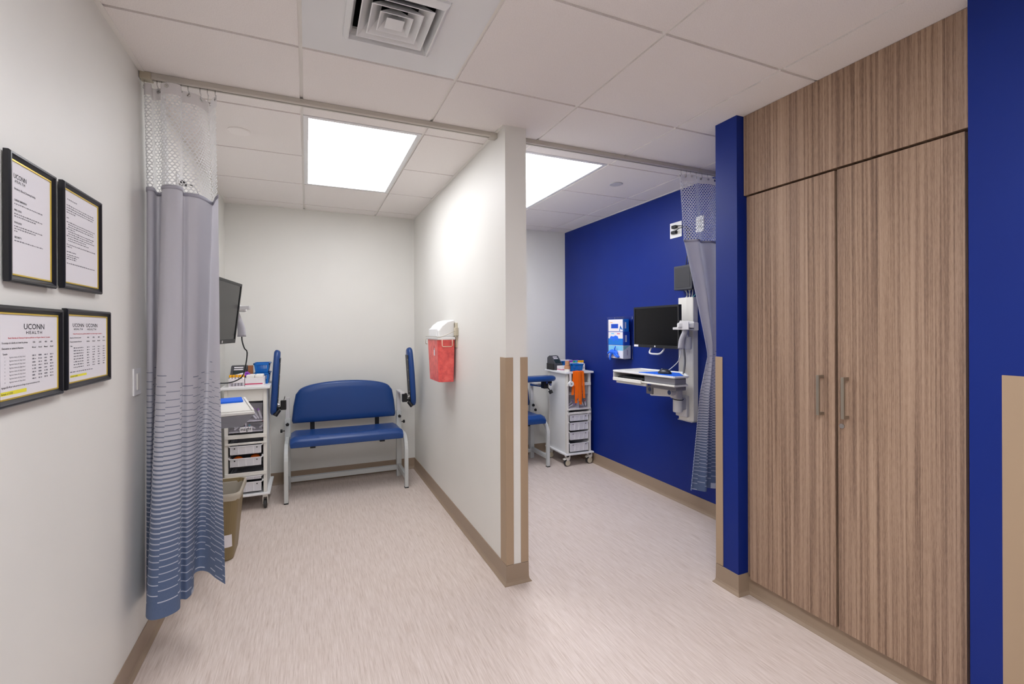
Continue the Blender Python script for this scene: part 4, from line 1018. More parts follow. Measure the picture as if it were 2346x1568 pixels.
# tape roll hanging at the front of cart 2
t = thing('tape_roll', (2.345, CYF - 0.012, 0.785), 'white tape roll hanging from the front edge of the cart', 'tape roll')
bm = nb(); lathe(bm, [(0.027, -0.013), (0.027, 0.011)], (2.345, CYF - 0.016, 0.812), 28, (0, 1, 0)); obj('tape', bm, WHITEP, t, bevel=0.002)
bm = nb(); lathe(bm, [(0.008, -0.0145), (0.008, -0.0128)], (2.345, CYF - 0.016, 0.812), 16, (0, 1, 0)); obj('core', bm, MIDGREY, t)
obj('tape_strip', bx(2.334, 2.360, CYF - 0.006, CYF - 0.004, 0.835, 0.922), mat('tape_clear', (226, 216, 214), 0.4), t)
# orange tourniquets draped over the front edge
for k, (xa, wd, zb, dy_, sk) in enumerate(((2.390, 0.028, 0.70, 0.0, -0.020), (2.404, 0.026, 0.62, 0.006, 0.002), (2.419, 0.026, 0.665, 0.014, -0.008), (2.434, 0.026, 0.640, 0.021, 0.004), (2.449, 0.027, 0.605, 0.010, 0.006), (2.462, 0.026, 0.66, 0.003, 0.002), (2.478, 0.024, 0.665, 0.017, 0.012))):
    bm = nb(); zt = TZ + 0.0012 + dy_ * 0.3
    pts = [(CYF + 0.028, zt), (CYF + 0.002, zt), (CYF - 0.003 - dy_, zt - 0.004), (CYF - 0.004 - dy_, zt - 0.03), (CYF - 0.005 - dy_, (zt + zb) / 2), (CYF - 0.006 - dy_, zb)]
    rs = []
    for y, z in pts:
        f = (zt - z) / (zt - zb); rs.append([bm.verts.new((xa + sk * f - wd / 2, y, z)), bm.verts.new((xa + sk * f + wd / 2, y, z))])
    for a, b in zip(rs, rs[1:]): bm.faces.new((a[0], a[1], b[1], b[0]))
    o = obj('tourniquet_band', bm, ORANGE, label=('short orange rubber band fanned out beside the white tape roll', 'long orange rubber band, second from the white tape roll', 'orange rubber band, third from the white tape roll', 'orange rubber band, fourth from the white tape roll', 'longest orange rubber band hanging from the cart front', 'orange rubber band, sixth from the white tape roll', 'orange rubber band hanging closest to the blue wall')[k], cat='tourniquet', group='orange bands hanging from the cart', recalc=False)
    md = o.modifiers.new('thick', 'SOLIDIFY'); md.thickness = 0.0014; md.offset = 0

# ------------------------------------------------------------------ sharps container on the partition
t = thing('sharps_container', (0.885, 3.33, 0.978), 'translucent red sharps bin with cloudy white lid on the partition wall', 'sharps bin')
bm = nb()
def ringxy(bm, x0, x1, y0, y1, z, c):
    return [bm.verts.new((x, y, z)) for x, y in ((x0 + c, y0), (x1, y0), (x1, y1), (x0 + c, y1), (x0, y1 - c), (x0, y0 + c))]
rs = [ringxy(bm, 0.838, 0.940, 3.185, 3.475, 0.978, 0.02), ringxy(bm, 0.826, 0.945, 3.172, 3.488, 1.274, 0.02), ringxy(bm, 0.830, 0.942, 3.176, 3.484, 1.274, 0.02), ringxy(bm, 0.842, 0.936, 3.19, 3.47, 0.985, 0.02)]
for a, b in zip(rs, rs[1:]): bridge(bm, a, b)
bm.faces.new(rs[0][::-1]); bm.faces.new(rs[-1])
sb = obj('bin', bm, REDP, t, bevel=0.004)
_n = noise(REDP, coords(REDP), 22, 4, 0.6)
setcol(REDP, ramp(REDP, _n, [(0.35, (214, 84, 82)), (0.6, (242, 104, 98)), (0.8, (244, 132, 124))]))
bm = nb(); quad(bm, (0.8285, 3.30, 1.16), (0, -1, 0), (0, 0, 1), 0, 0.03, 0, 0.10); obj('bin_label', bm, PAPER, sb, recalc=False)
bm = nb(); quad(bm, (0.8275, 3.292, 1.20), (0, -1, 0), (0, 0, 1), 0, 0.014, 0, 0.03); obj('biohazard_mark', bm, REDC, sb, recalc=False)
bm = nb()
box(bm, 0.820, 0.950, 3.165, 3.495, 1.272, 1.292)
ld = obj('lid', bm, CLEARW, t, bevel=0.004)
bm = nb()
prism(bm, [(0.835, 1.292), (0.835, 1.335), (0.845, 1.352), (0.862, 1.375), (0.90, 1.402), (0.94, 1.412), (0.950, 1.412), (0.950, 1.292)], 'y', 3.19, 3.475)
obj('lid_hood', bm, CLEARW, ld, bevel=0.010, seg=3)
bm = nb(); box(bm, 0.826, 0.850, 3.22, 3.44, 1.292, 1.350); obj('lid_flap', bm, WHITEP, ld, bevel=0.006)
obj('bracket', bx(0.936, 0.956, 3.120, 3.165, 1.30, 1.358), BEIGE, t, bevel=0.003)
obj('wall_bracket', bx(0.951, 0.9568, 3.14, 3.50, 1.22, 1.39), BEIGE, t)
bm = nb(); tube(bm, catmull([(0.946, 3.142, 1.335), (0.93, 3.14, 1.33), (0.845, 3.155, 1.294), (0.815, 3.17, 1.294), (0.814, 3.36, 1.294), (0.815, 3.49, 1.294)], 24), 0.0022, 8)
obj('wire_arm', bm, NICKEL, t, smooth=True)
bm = nb(); tube(bm, [(0.852, 3.158, 1.276), (0.852, 3.158, 1.232), (0.858, 3.158, 1.226), (0.918, 3.158, 1.226), (0.924, 3.158, 1.232), (0.924, 3.158, 1.276)], 0.0028, 8); obj('wire_handle', bm, mat('handle_cream', (240, 214, 190), 0.4), t, smooth=True)
bm = nb(); tube(bm, [(0.814, 3.49, 1.276), (0.814, 3.49, 1.24), (0.826, 3.49, 1.236)], 0.0025, 8); obj('wire_handle', bm, NICKEL, t, smooth=True)

# ------------------------------------------------------------------ acrylic glove holder with three glove boxes
t = thing('glove_holder', (2.592, 3.518, 1.074), 'clear acrylic glove box holder mounted on the blue wall', 'holder')
y0, y1, x0 = 3.387, 3.649, 2.545
obj('back_panel', bx(XR - 0.0045, XR - 0.0005, y0, y1, 1.074, 1.455), ACRYL, t)
for ya in (y0 - 0.0002, y1 - 0.0038): obj('side_panel', bx(x0, XR - 0.005, ya, ya + 0.004, 1.074, 1.452), ACRYL, t)
obj('bottom_panel', bx(x0 + 0.001, XR - 0.005, y0 + 0.0045, y1 - 0.0045, 1.074, 1.078), ACRYL, t)
for ya, yb in ((y0 + 0.004, y0 + 0.018), (y1 - 0.02, y1 - 0.004)): obj('front_lip', bx(x0, x0 + 0.003, ya, yb, 1.078, 1.452), ACRYL, t)
obj('top_rail', bx(x0, x0 + 0.003, y0 + 0.018, y1 - 0.02, 1.434, 1.452), ACRYL, t)
for k, (z0, z1, dep, side) in enumerate(((1.0795, 1.196, 0.080, BOXW), (1.197, 1.318, 0.072, PRINTDB), (1.319, 1.430, 0.062, PRINTB))):
    lab = ('white glove box with blue gloves poking out, bottom of the acrylic holder', 'blue and white glove box in the middle of the acrylic holder', 'white glove box with blue side at the top of the acrylic holder')[k]
    g = thing('glove_box', (2.59, 3.518, z0), lab, 'glove box')
    xa, xb, ya, yb = x0 + 0.005, x0 + 0.005 + dep, y0 + 0.0195, y1 - 0.0215
    obj('carton_body', bx(xa, xb, ya, yb, z0, z1), side, g, bevel=0.0015)
    xf = xa - 0.0007; W = yb - ya; Hh = z1 - z0
    def fq(a0, a1, b0, b1, m, nm='front_print', off=0.0):
        bm = nb(); quad(bm, (xf - off, yb, z0), (0, -1, 0), (0, 0, 1), a0 * W, a1 * W, b0 * Hh, b1 * Hh); obj(nm, bm, m, g, recalc=False)
    if k == 2:
        fq(0.01, 0.99, 0.02, 0.98, BOXW); fq(0.2, 0.68, 0.26, 0.62, PRINTDB, 'dispenser_slot', 0.0004); fq(0.12, 0.3, 0.72, 0.76, mat('orange_print', (226, 140, 60), 0.6), 'brand_mark', 0.0004)
        bm = nb()
        for pts in (((0.74, 0.05), (0.80, 0.05), (0.86, 0.45), (0.82, 0.5)), ((0.78, 0.3), (0.95, 0.12), (0.97, 0.2), (0.84, 0.45))):
            bm.faces.new([bm.verts.new((xf - 0.0004, yb - a * W, z0 + b * Hh)) for a, b in pts])
        obj('glove_picture', bm, PRINTB, g, recalc=False)
    if k == 1:
        fq(0.01, 0.99, 0.02, 0.98, BOXW); fq(0.01, 0.99, 0.02, 0.5, PRINTB, 'blue_print', 0.0003); fq(0.2, 0.4, 0.82, 0.9, PRINTLB, 'brand_mark', 0.0004); fq(0.6, 0.8, 0.82, 0.87, MAGENTA, 'small_print', 0.0004)
        bm = nb(); pts = [(0.1, 0.55), (0.2, 0.68), (0.35, 0.64), (0.5, 0.72), (0.66, 0.66), (0.7, 0.45), (0.66, 0.3), (0.55, 0.42), (0.42, 0.36), (0.36, 0.24), (0.3, 0.42), (0.18, 0.42)]
        bm.faces.new([bm.verts.new((xf - 0.0006, yb - a * W, z0 + b * Hh)) for a, b in pts]); obj('glove_picture', bm, GLOVEB, g, recalc=False)
    if k == 0:
        fq(0.01, 0.99, 0.5, 0.98, PRINTLB); fq(0.6, 0.99, 0.02, 0.6, mat('pale_print', (226, 226, 236), 0.6), 'pale_panel', 0.0003)
        # gloves spilling out of the front opening
        bm = nb(); rnd = random.Random(4)
        def blob(c, r, sc):
            m = Matrix.Translation(c) @ Matrix.Diagonal((sc[0] * r, sc[1] * r, sc[2] * r, 1)); bmesh.ops.create_icosphere(bm, subdivisions=2, radius=1.0, matrix=m)
        blob((xa - 0.012, yb - W * 0.34, z0 + 0.055), 0.024, (0.7, 1.8, 1.0)); blob((xa - 0.014, yb - W * 0.58, z0 + 0.048), 0.022, (0.6, 1.4, 1.1))
        o = obj('glove', bm, GLOVEB, g, smooth=True)
        for c, d, r in (((0.30, 0.40), (0.25, -0.16), 0.011), ((0.45, 0.40), (0.78, 0.05), 0.008), ((0.2, 0.5), (0.10, 0.30), 0.009), ((0.62, 0.42), (0.85, 0.12), 0.009), ((0.55, 0.5), (0.62, 0.95), 0.006)):
            bm = nb(); a = Vector((xa - 0.014, yb - c[0] * W, z0 + c[1] * Hh)); b = Vector((xa - 0.018, yb - d[0] * W, z0 + d[1] * Hh))
            m_ = (a + b) / 2 + Vector((-0.006, 0.004, 0)); ps = catmull([a, m_, b], 8); rr = []
            for i, p in enumerate(ps): rr.append(ring(bm, p, ps[min(i + 1, 7)] - ps[max(i - 1, 0)], r * (1.0 if i < 6 else (0.85 if i == 6 else 0.45)), 10))
            for u_, v_ in zip(rr, rr[1:]): bridge(bm, u_, v_)
            bm.faces.new(rr[0][::-1]); bm.faces.new(rr[-1])
            obj('glove_finger', bm, GLOVEB, o, smooth=True)
    # lettering block on the side panel
    bm = nb(); quad(bm, (xa + dep * 0.30, ya - 0.0006, z0 + Hh * 0.25), (1, 0, 0), (0, 0, 1), 0, dep * 0.22, 0, Hh * 0.5) if k else quad(bm, (xa + dep * 0.5, ya - 0.0006, z0 + Hh * 0.25), (1, 0, 0), (0, 0, 1), 0, dep * 0.10, 0, Hh * 0.42)
    obj('side_print', bm, BOXW if k else mat('mauve_print', (170, 150, 178), 0.6), g, recalc=False)
    if k == 0:
        bm = nb(); bm.faces.new([bm.verts.new((xa + a * dep, ya - 0.0006, z0 + b * Hh)) for a, b in ((0.02, 0.62), (0.85, 0.98), (0.02, 0.98))]); obj('side_wedge', bm, TEALP, g, recalc=False)

# ------------------------------------------------------------------ wall workstations
def scanner(c, sx, label):
    """barcode scanner hanging in a holder; c = top of the handle, sx = side the nose points to (along +/-y via vector)"""
    c = Vector(c); sx = Vector(sx).normalized()
    t = thing('barcode_scanner', (c.x, c.y, c.z - 0.15), label, 'scanner')
    bm = nb(); ps = catmull([c + Vector((0, 0, 0.012)) - sx * 0.01, c + Vector((0, 0, -0.03)) + sx * 0.006, c + Vector((0, 0, -0.085)) + sx * 0.026, c + Vector((0, 0, -0.145)) + sx * 0.030], 12); rr = []
    sd = sx.cross(Vector((0, 0, 1)))
    for i, p in enumerate(ps):
        k = 1.0 - 0.15 * math.sin(PI * i / 11); a = [(-1, -0.55), (-0.55, -1), (0.55, -1), (1, -0.55), (1, 0.55), (0.55, 1), (-0.55, 1), (-1, 0.55)]
        rr.append([bm.verts.new(p + sx * q[0] * 0.022 * k + sd * q[1] * 0.017) for q in a])
    for a, b in zip(rr, rr[1:]): bridge(bm, a, b)
    bm.faces.new(rr[0][::-1]); bm.faces.new(rr[-1]); obj('grip', bm, mat('scanner_grey', (168, 166, 172), 0.4), t, smooth=True)
    bm = nb(); q = c + Vector((0, 0, 0.018))
    vs = box(bm, -0.055, 0.055, -0.026, 0.026, -0.018, 0.018)
    ang = math.atan2(sx.y, sx.x); m = Matrix.Translation(q) @ Matrix.Rotation(ang, 4, 'Z')
    for v in vs: v.co = m @ v.co
    obj('head', bm, mat('scanner_white', (222, 221, 220), 0.4), t, bevel=0.008)
    return t
def holder(parent, c, sx):
    c = Vector(c); sx = Vector(sx).normalized(); ang = math.atan2(sx.y, sx.x); m = Matrix.Translation(c) @ Matrix.Rotation(ang, 4, 'Z')
    bm = nb()
    for s in (-1, 1):
        vs0 = len(bm.verts); prism(bm, [(-0.075, -0.012), (-0.075, 0.004), (-0.04, 0.006), (-0.018, 0.052), (0.05, 0.044), (0.05, -0.012)], 'y', s * 0.034 - 0.003, s * 0.034 + 0.003)
    box(bm, 0.0, 0.05, -0.031, 0.031, -0.012, -0.006)
    for v in bm.verts: v.co = m @ v.co
    return obj('scanner_holder', bm, LTGREY, parent, bevel=0.002)

# --- bay with the blue wall
t = thing('computer_workstation', (XR, 2.69, 0.66), 'off-white wall-mounted workstation arm and keyboard tray on the blue wall', 'workstation')
yc0, yc1 = 2.632, 2.772
bm = nb(); prism(bm, [(XR - 0.001, yc0 + 0.004), (XR - 0.001, yc1 - 0.004), (XR - 0.050, yc1), (XR - 0.062, yc1 - 0.008), (XR - 0.062, yc0 + 0.05), (XR - 0.056, yc0 + 0.03), (XR - 0.050, yc0)], 'z', 0.66, 1.575)
ch = obj('wall_channel', bm, OFFW, t, bevel=0.003)
obj('channel_side', bx(XR - 0.048, XR - 0.004, yc0 - 0.0035, yc0 + 0.003, 0.665, 1.57), OFFW, ch)
obj('channel_end', bx(XR - 0.064, XR - 0.001, yc0 - 0.004, yc1 + 0.002, 0.655, 0.6595), LTGREY, ch)
# upper arm for the monitor
def knuckle(parent, x, y, z0, z1, r, m=LTGREY, nm='knuckle'):
    bm = nb(); lathe(bm, [(r * 0.93, 0), (r, 0.006), (r, z1 - z0 - 0.006), (r * 0.93, z1 - z0)], (x, y, z0), 28); return obj(nm, bm, m, parent, smooth=False, bevel=0.0)
obj('arm_carriage', bx(XR - 0.105, XR - 0.0625, 2.655, 2.75, 1.19, 1.30), LTGREY, t, bevel=0.006)
knuckle(t, XR - 0.13, 2.61, 1.195, 1.285, 0.034)
bm = nb(); sweep_rect(bm, [(XR - 0.10, 2.70, 1.235), (XR - 0.13, 2.61, 1.235)], (0, 0, 1), 0.06, 0.03); obj('arm_link', bm, MIDGREY, t, bevel=0.004)
bm = nb(); sweep_rect(bm, [(XR - 0.13, 2.62, 1.27), (XR - 0.155, 2.75, 1.30), (XR - 0.165, 2.86, 1.34)], (0, 0, 1), 0.045, 0.03); obj('monitor_arm', bm, LTGREY, t, bevel=0.004)
obj('mounting_plate', bx(XR - 0.178, XR - 0.160, 2.80, 2.92, 1.30, 1.42), MIDGREY, t, bevel=0.003)
hp = (XR - 0.215, 2.535, 1.348)
holder(t, hp, (0.25, -1, 0))
bm = nb(); sweep_rect(bm, [(XR - 0.13, 2.60, 1.30), (XR - 0.19, 2.555, 1.325)], (0, 0, 1), 0.05, 0.02); obj('holder_arm', bm, OFFW, t)
obj('holder_block', bx(XR - 0.17, XR - 0.125, 2.50, 2.545, 1.33, 1.385), OFFW, t, bevel=0.004)
# keyboard tray
zt = 1.022
def plan(z0, z1, pts, nm, m, parent, bev=0.004):
    bm = nb(); prism(bm, pts, 'z', z0, z1); return obj(nm, bm, m, parent, bevel=bev)
FL, FRt, RR, BR, BL = (2.165, 3.015), (2.215, 2.415), (2.335, 2.415), (2.505, 2.640), (2.455, 3.055)
FM, BM = (2.190, 2.715), (2.462, 2.745)
tr = plan(zt - 0.066, zt - 0.054, [FL, FRt, RR, BR, BL], 'keyboard_tray', OFFW, t)
plan(zt - 0.010, zt, [FL, FRt, RR, BR, BL], 'mouse_shelf', OFFW, tr)
for a_, b_ in ((FL, FRt), (FRt, RR), (RR, BR), (BR, BL), (BL, FL)):
    bm = nb(); sweep_rect(bm, [(a_[0], a_[1], zt), (b_[0], b_[1], zt)], (0, 0, 1), 0.012, 0.012); obj('shelf_rim', bm, WHITEP, tr, bevel=0.002)
plan(zt - 0.0535, zt - 0.0125, [(2.202, 2.700), (2.228, 2.425), (2.33, 2.43), (2.46, 2.60), (2.44, 2.735)], 'shelf_core', MIDGREY, tr)
def bar(a, b, z0, z1, w, nm, m, parent):
    bm = nb(); sweep_rect(bm, [(a[0], a[1], (z0 + z1) / 2), (b[0], b[1], (z0 + z1) / 2)], (0, 0, 1), z1 - z0, w); return obj(nm, bm, m, parent, bevel=0.003)
bar(FL, BL, zt - 0.054, zt - 0.0105, 0.010, 'tray_side', LTGREY, tr); bar(BL, BM, zt - 0.054, zt - 0.0105, 0.012, 'tray_back', OFFW, tr)
bar(FL, FM, zt - 0.072, zt - 0.048, 0.016, 'tray_lip', OFFW, tr)
bar((FL[0] + 0.02, FL[1] - 0.02), (FM[0] + 0.03, FM[1] - 0.02), zt - 0.09, zt - 0.070, 0.02, 'tray_underlip', OFFW, tr)
plan(zt - 0.100, zt - 0.067, [(2.26, 2.70), (2.27, 2.46), (2.36, 2.46), (2.45, 2.62), (2.43, 2.74)], 'tray_bracket', MIDGREY, t)
bm = nb(); sweep_rect(bm, [(2.35, 2.80, 0.885), (2.40, 2.62, 0.895)], (0, 0, 1), 0.075, 0.05); obj('lift_arm', bm, OFFW, t, bevel=0.01)
obj('lift_bracket', bx(2.325, 2.385, 2.76, 2.83, 0.86, 0.923), MIDGREY, t, bevel=0.004)
obj('lift_bracket', bx(2.39, 2.45, 2.585, 2.655, 0.845, 0.92), LTGREY, t, bevel=0.01)
for c in ((2.372, 2.79, 0.895), (2.386, 2.60, 0.893)):
    bm = nb(); cyl(bm, (c[0] - 0.045, c[1], c[2]), (c[0] - 0.006, c[1], c[2]), 0.022, 20); j = obj('joint_cap', bm, LTGREY, t)
    bm = nb(); cyl(bm, (c[0] - 0.048, c[1], c[2]), (c[0] - 0.0455, c[1], c[2]), 0.016, 20); obj('joint_disc', bm, mat('joint_blue_grey', (58, 76, 120), 0.4), j)
knuckle(t, 2.44, 2.625, 0.745, 0.845, 0.034)
bm = nb(); sweep_rect(bm, [(2.45, 2.64, 0.79), (XR - 0.062, 2.70, 0.79)], (0, 0, 1), 0.085, 0.05); obj('arm_link', bm, LTGREY, t, bevel=0.006)
obj('arm_carriage', bx(XR - 0.09, XR - 0.0625, 2.655, 2.768, 0.69, 0.85), LTGREY, t, bevel=0.006)
bm = nb(); tube(bm, [(2.44 + 0.037 * math.cos(a), 2.625 + 0.037 * math.sin(a), 0.838 + 0.004 * math.sin(a)) for a in [2 * PI * k / 20 for k in range(21)]], 0.003, 6); obj('cable_tie', bm, BLACK, t, smooth=True)
bm = nb(); tube(bm, catmull([(2.44, 2.57, zt - 0.01), (2.445, 2.56, 1.10), (2.435, 2.555, 1.18), (2.44, 2.575, 1.25), (2.47, 2.60, 1.28)], 26), 0.007, 8); obj('cable_sleeve', bm, mat('cable_sleeve_grey', (112, 110, 110), 0.6), t, smooth=True)
bm = nb()
for k in range(5): tube(bm, catmull([(XR - 0.03 - 0.004 * k, 2.66 + 0.012 * k, 1.572), (XR - 0.028, 2.665 + 0.012 * k + (0.01 if k % 2 else -0.01), 1.60), (XR - 0.03, 2.65 + 0.022 * k, 1.64)], 8), 0.0035, 6)
obj('cable_bundle', bm, mat('cable_light', (190, 190, 188), 0.4), t, smooth=True)
bm = nb()
tube(bm, catmull([(XR - 0.025, 2.63, 1.66), (XR - 0.03, 2.60, 1.62), (XR - 0.03, 2.645, 1.58), (XR - 0.03, 2.655, 1.573)], 12), 0.003, 6)
obj('green_cable', bm, mat('cable_teal', (70, 150, 150), 0.4), t, smooth=True)

def monitor(c, ang, tilt, w, h, screen, label, handle=False, mirror=False):
    """ang = heading of the screen normal in the floor plane; c = centre of the screen"""
    c = Vector(c); m = Matrix.Translation(c) @ Matrix.Rotation(ang, 4, 'Z') @ Matrix.Rotation(tilt, 4, 'Y')
    t = thing('computer_monitor', (c.x, c.y, c.z - h / 2), label, 'monitor')
    def put(bm, nm, mt, parent, bev=0.0, **k):
        for v in bm.verts: v.co = m @ v.co
        return obj(nm, bm, mt, parent, bevel=bev, **k)
    b = 0.014; bb = 0.022
    bm = nb()
    for q in ((-w / 2, w / 2, h / 2 - b, h / 2), (-w / 2, w / 2, -h / 2, -h / 2 + bb), (-w / 2, -w / 2 + b, -h / 2 + bb, h / 2 - b), (w / 2 - b, w / 2, -h / 2 + bb, h / 2 - b)): box(bm, -0.022, 0.003, *q)
    fr = put(bm, 'bezel', BLACK, t)
    put(bx(-0.005, 0.0, -w / 2 + b, w / 2 - b, -h / 2 + bb, h / 2 - b), 'screen', screen, t)
    put(bx(-0.040, -0.0225, -w / 2 + 0.02, w / 2 - 0.02, -h / 2 + 0.02, h / 2 - 0.02), 'back_shell', BLACK, t, 0.01)
    bm = nb(); cyl(bm, (0.0028, 0.0, -h / 2 + bb / 2), (0.0036, 0.0, -h / 2 + bb / 2), 0.007, 16); put(bm, 'badge', LTGREY, fr)
    if handle:
        bm = nb(); quad(bm, (0.0036, -w / 2 + 0.004, -h / 2 + 0.003), (0, 1, 0), (0, 0, 1), 0, 0.055, 0, 0.016); put(bm, 'asset_sticker', PAPER, fr, recalc=False)
        bm = nb(); hw = 0.075; tube(bm, catmull([(-0.03, -hw, -h / 2 + 0.01), (-0.012, -hw, -h / 2 - 0.02), (0.005, -hw * 0.75, -h / 2 - 0.042), (0.008, 0, -h / 2 - 0.046), (0.005, hw * 0.75, -h / 2 - 0.042), (-0.012, hw, -h / 2 - 0.02), (-0.03, hw, -h / 2 + 0.01)], 30), 0.0065, 10); put(bm, 'handle_bar', LTGREY, t, smooth=True)
    return t
MC = (2.425, 2.845, 1.357)
monitor(MC, PI - 0.035, 0.0, 0.525, 0.318, BLACKG, 'black flat monitor with dark screen in front of the deep blue wall', True)
scanner((hp[0], hp[1] - 0.005, hp[2] + 0.0), (-0.6, 0.45, 0), 'light grey barcode scanner hanging beside the monitor on the blue wall')
bm = nb(); tube(bm, catmull([(hp[0] - 0.025, hp[1] + 0.02, 1.205), (hp[0] - 0.026, hp[1] + 0.022, 1.16), (hp[0] - 0.04, hp[1] + 0.03, 1.11), (hp[0] - 0.085, hp[1] + 0.04, 1.07), (hp[0] - 0.12, hp[1] + 0.05, 1.045), (hp[0] - 0.13, hp[1] + 0.055, 1.034)], 30), 0.0028, 8)
obj('scanner_cord', bm, LTGREY, smooth=True, label='thin grey cord from the barcode scanner down to the mouse pad', cat='cord')
# mouse pad, mouse, keyboard
bm = nb(); prism(bm, [(2.225, 2.790), (2.240, 2.450), (2.325, 2.445), (2.440, 2.610), (2.40, 2.755)], 'z', zt + 0.0003, zt + 0.005); obj('mouse_pad', bm, PADBLUE, bevel=0.001, label='blue mouse pad on the tray in front of the blue wall', cat='mouse pad')
def mouse(c, ang, label):
    t = thing('computer_mouse', c, label, 'mouse'); bm = nb(); c = Vector(c)
    bmesh.ops.create_uvsphere(bm, u_segments=20, v_segments=10, radius=1.0, matrix=Matrix.Translation(c) @ Matrix.Rotation(ang, 4, 'Z') @ Matrix.Diagonal((0.052, 0.030, 0.034, 1)))
    for v in list(bm.verts):
        if v.co.z < c.z: v.co.z = c.z
    obj('shell', bm, mat('mouse_dark', (40, 42, 48), 0.3), t, smooth=True)
    bm = nb(); lathe(bm, [(0.007, -0.003), (0.007, 0.003)], c + Vector((math.cos(ang) * 0.022, math.sin(ang) * 0.022, 0.029)), 14, (-math.sin(ang), math.cos(ang), 0)); obj('scroll_wheel', bm, MIDGREY, t)
mouse((2.30, 2.60, zt + 0.0054), 1.9, 'dark computer mouse on the blue mouse pad')
t = thing('keyboard', (2.27, 2.86, zt - 0.0535), 'black keyboard recessed in the workstation tray on the blue wall', 'keyboard')
kb = [(2.185, 2.985), (2.208, 2.712), (2.335, 2.722), (2.312, 2.998)]
plan(zt - 0.0535, zt - 0.042, kb, 'case', BLACK, t, 0.002)
bm = nb(); a = Vector((2.19, 2.982)); e1 = (Vector((2.21, 2.715)) - a); e2 = (Vector((2.316, 2.994)) - a)
for r in range(5):
    for c in range(15):
        q = [a + e1 * ((c + u) / 15.0) + e2 * ((r + v) / 5.0) for u, v in ((0.1, 0.12), (0.9, 0.12), (0.9, 0.88), (0.1, 0.88))]
        prism(bm, [(p.x, p.y) for p in q], 'z', zt - 0.0418, zt - 0.036)
obj('keys', bm, DKGREY, t, kind='stuff')
# dark box above the channel
t = thing('computer_box', (XR - 0.045, 2.69, 1.632), 'flat dark grey computer box above the white channel on the blue wall', 'computer')
obj('case', bx(XR - 0.088, XR - 0.002, 2.602, 2.782, 1.632, 1.812), DKGREY, t, bevel=0.004)
bm = nb(); box(bm, XR - 0.0905, XR - 0.0882, 2.617, 2.767, 1.648, 1.797)
MESHB = mat('perforated_black', (52, 52, 56), 0.6); _ck = N(MESHB, 'ShaderNodeTexChecker'); _ck.inputs['Scale'].default_value = 220; _ck.inputs[1].default_value = lin((66, 66, 70)); _ck.inputs[2].default_value = lin((36, 36, 40))
MESHB.node_tree.links.new(coords(MESHB), _ck.inputs['Vector']); setcol(MESHB, _ck.outputs['Color'])
obj('grille', bm, MESHB, t)

# --- bay with the sharps bin: mirrored workstation half hidden behind the curtain
t = thing('computer_workstation', (XL, 2.95, 0.70), 'off-white workstation tray with grey end panel beside the bunched curtain', 'workstation')
bm = nb(); prism(bm, [(XL + 0.001, 2.87), (XL + 0.001, 3.01), (XL + 0.05, 3.01), (XL + 0.062, 3.0), (XL + 0.062, 2.88), (XL + 0.05, 2.87)], 'z', 0.66, 1.575); obj('wall_channel', bm, OFFW, t, bevel=0.003)
zt1 = 0.922; NR, FR, NL, FLl = (-0.252, 2.795), (-0.352, 3.365), (-0.50, 2.75), (-0.57, 3.32)
tr = plan(zt1 - 0.016, zt1, [NR, FR, FLl, NL], 'keyboard_tray', OFFW, t)
bm = nb(); e = Vector((NL[0] - NR[0], NL[1] - NR[1], 0)); n_ = Vector((e.y, -e.x, 0)).normalized() * -0.004
a = Vector((NR[0], NR[1], 0)); b = Vector((NL[0], NL[1], 0)); vs = []
for dn in (Vector((0, 0, 0)), Vector((0.0, 0.006, 0))):
    vs.append([bm.verts.new(p + dn) for p in (a + Vector((-0.003, 0.001, zt1 - 0.017)), b + Vector((0, 0.001, zt1 - 0.017)), b + Vector((0.0, 0.001, zt1 - 0.076)), a + Vector((-0.055, 0.001, zt1 - 0.076)))])
bridge(bm, vs[0], vs[1]); bm.faces.new(vs[0][::-1]); bm.faces.new(vs[1]); obj('end_panel', bm, MIDGREY, tr)
bm = nb(); sweep_rect(bm, [(NR[0] - 0.02, NR[1] + 0.012, zt1 + 0.003), (NL[0], NL[1] + 0.012, zt1 + 0.003)], (0, 0, 1), 0.006, 0.012); obj('tray_rim', bm, OFFW, tr)
bm = nb(); sweep_rect(bm, [(NR[0] - 0.008, NR[1] + 0.01, zt1 + 0.003), (FR[0] - 0.008, FR[1] - 0.01, zt1 + 0.003)], (0, 0, 1), 0.006, 0.010); obj('tray_rim', bm, OFFW, tr)
bm = nb(); sweep_rect(bm, [(-0.46, 2.96, 0.875), (XL + 0.062, 2.94, 0.83)], (0, 1, 0), 0.07, 0.06); obj('lift_arm', bm, OFFW, t, bevel=0.006)
bm = nb(); sweep_rect(bm, [(-0.44, 2.84, 1.42), (XL + 0.062, 2.93, 1.40)], (0, 0, 1), 0.05, 0.03); obj('monitor_arm', bm, LTGREY, t, bevel=0.004)
hp1 = Vector((-0.36, 3.16, 1.475))
bm = nb(); sweep_rect(bm, [(-0.45, 2.86, 1.43), (-0.46, 3.04, 1.46), (hp1.x - 0.05, 3.14, 1.472)], (0, 0, 1), 0.04, 0.02); obj('holder_arm', bm, OFFW, t)
bm = nb()
for yy in (hp1.y - 0.034, hp1.y + 0.034):
    prism(bm, [(hp1.x - 0.06, 1.455), (hp1.x - 0.045, 1.535), (hp1.x - 0.022, 1.54), (hp1.x + 0.004, 1.485), (hp1.x + 0.052, 1.488), (hp1.x + 0.052, 1.468), (hp1.x - 0.02, 1.455)], 'y', yy - 0.003, yy + 0.003)
box(bm, hp1.x - 0.06, hp1.x - 0.02, hp1.y - 0.031, hp1.y + 0.031, 1.455, 1.461)
obj('scanner_holder', bm, LTGREY, t, bevel=0.002)
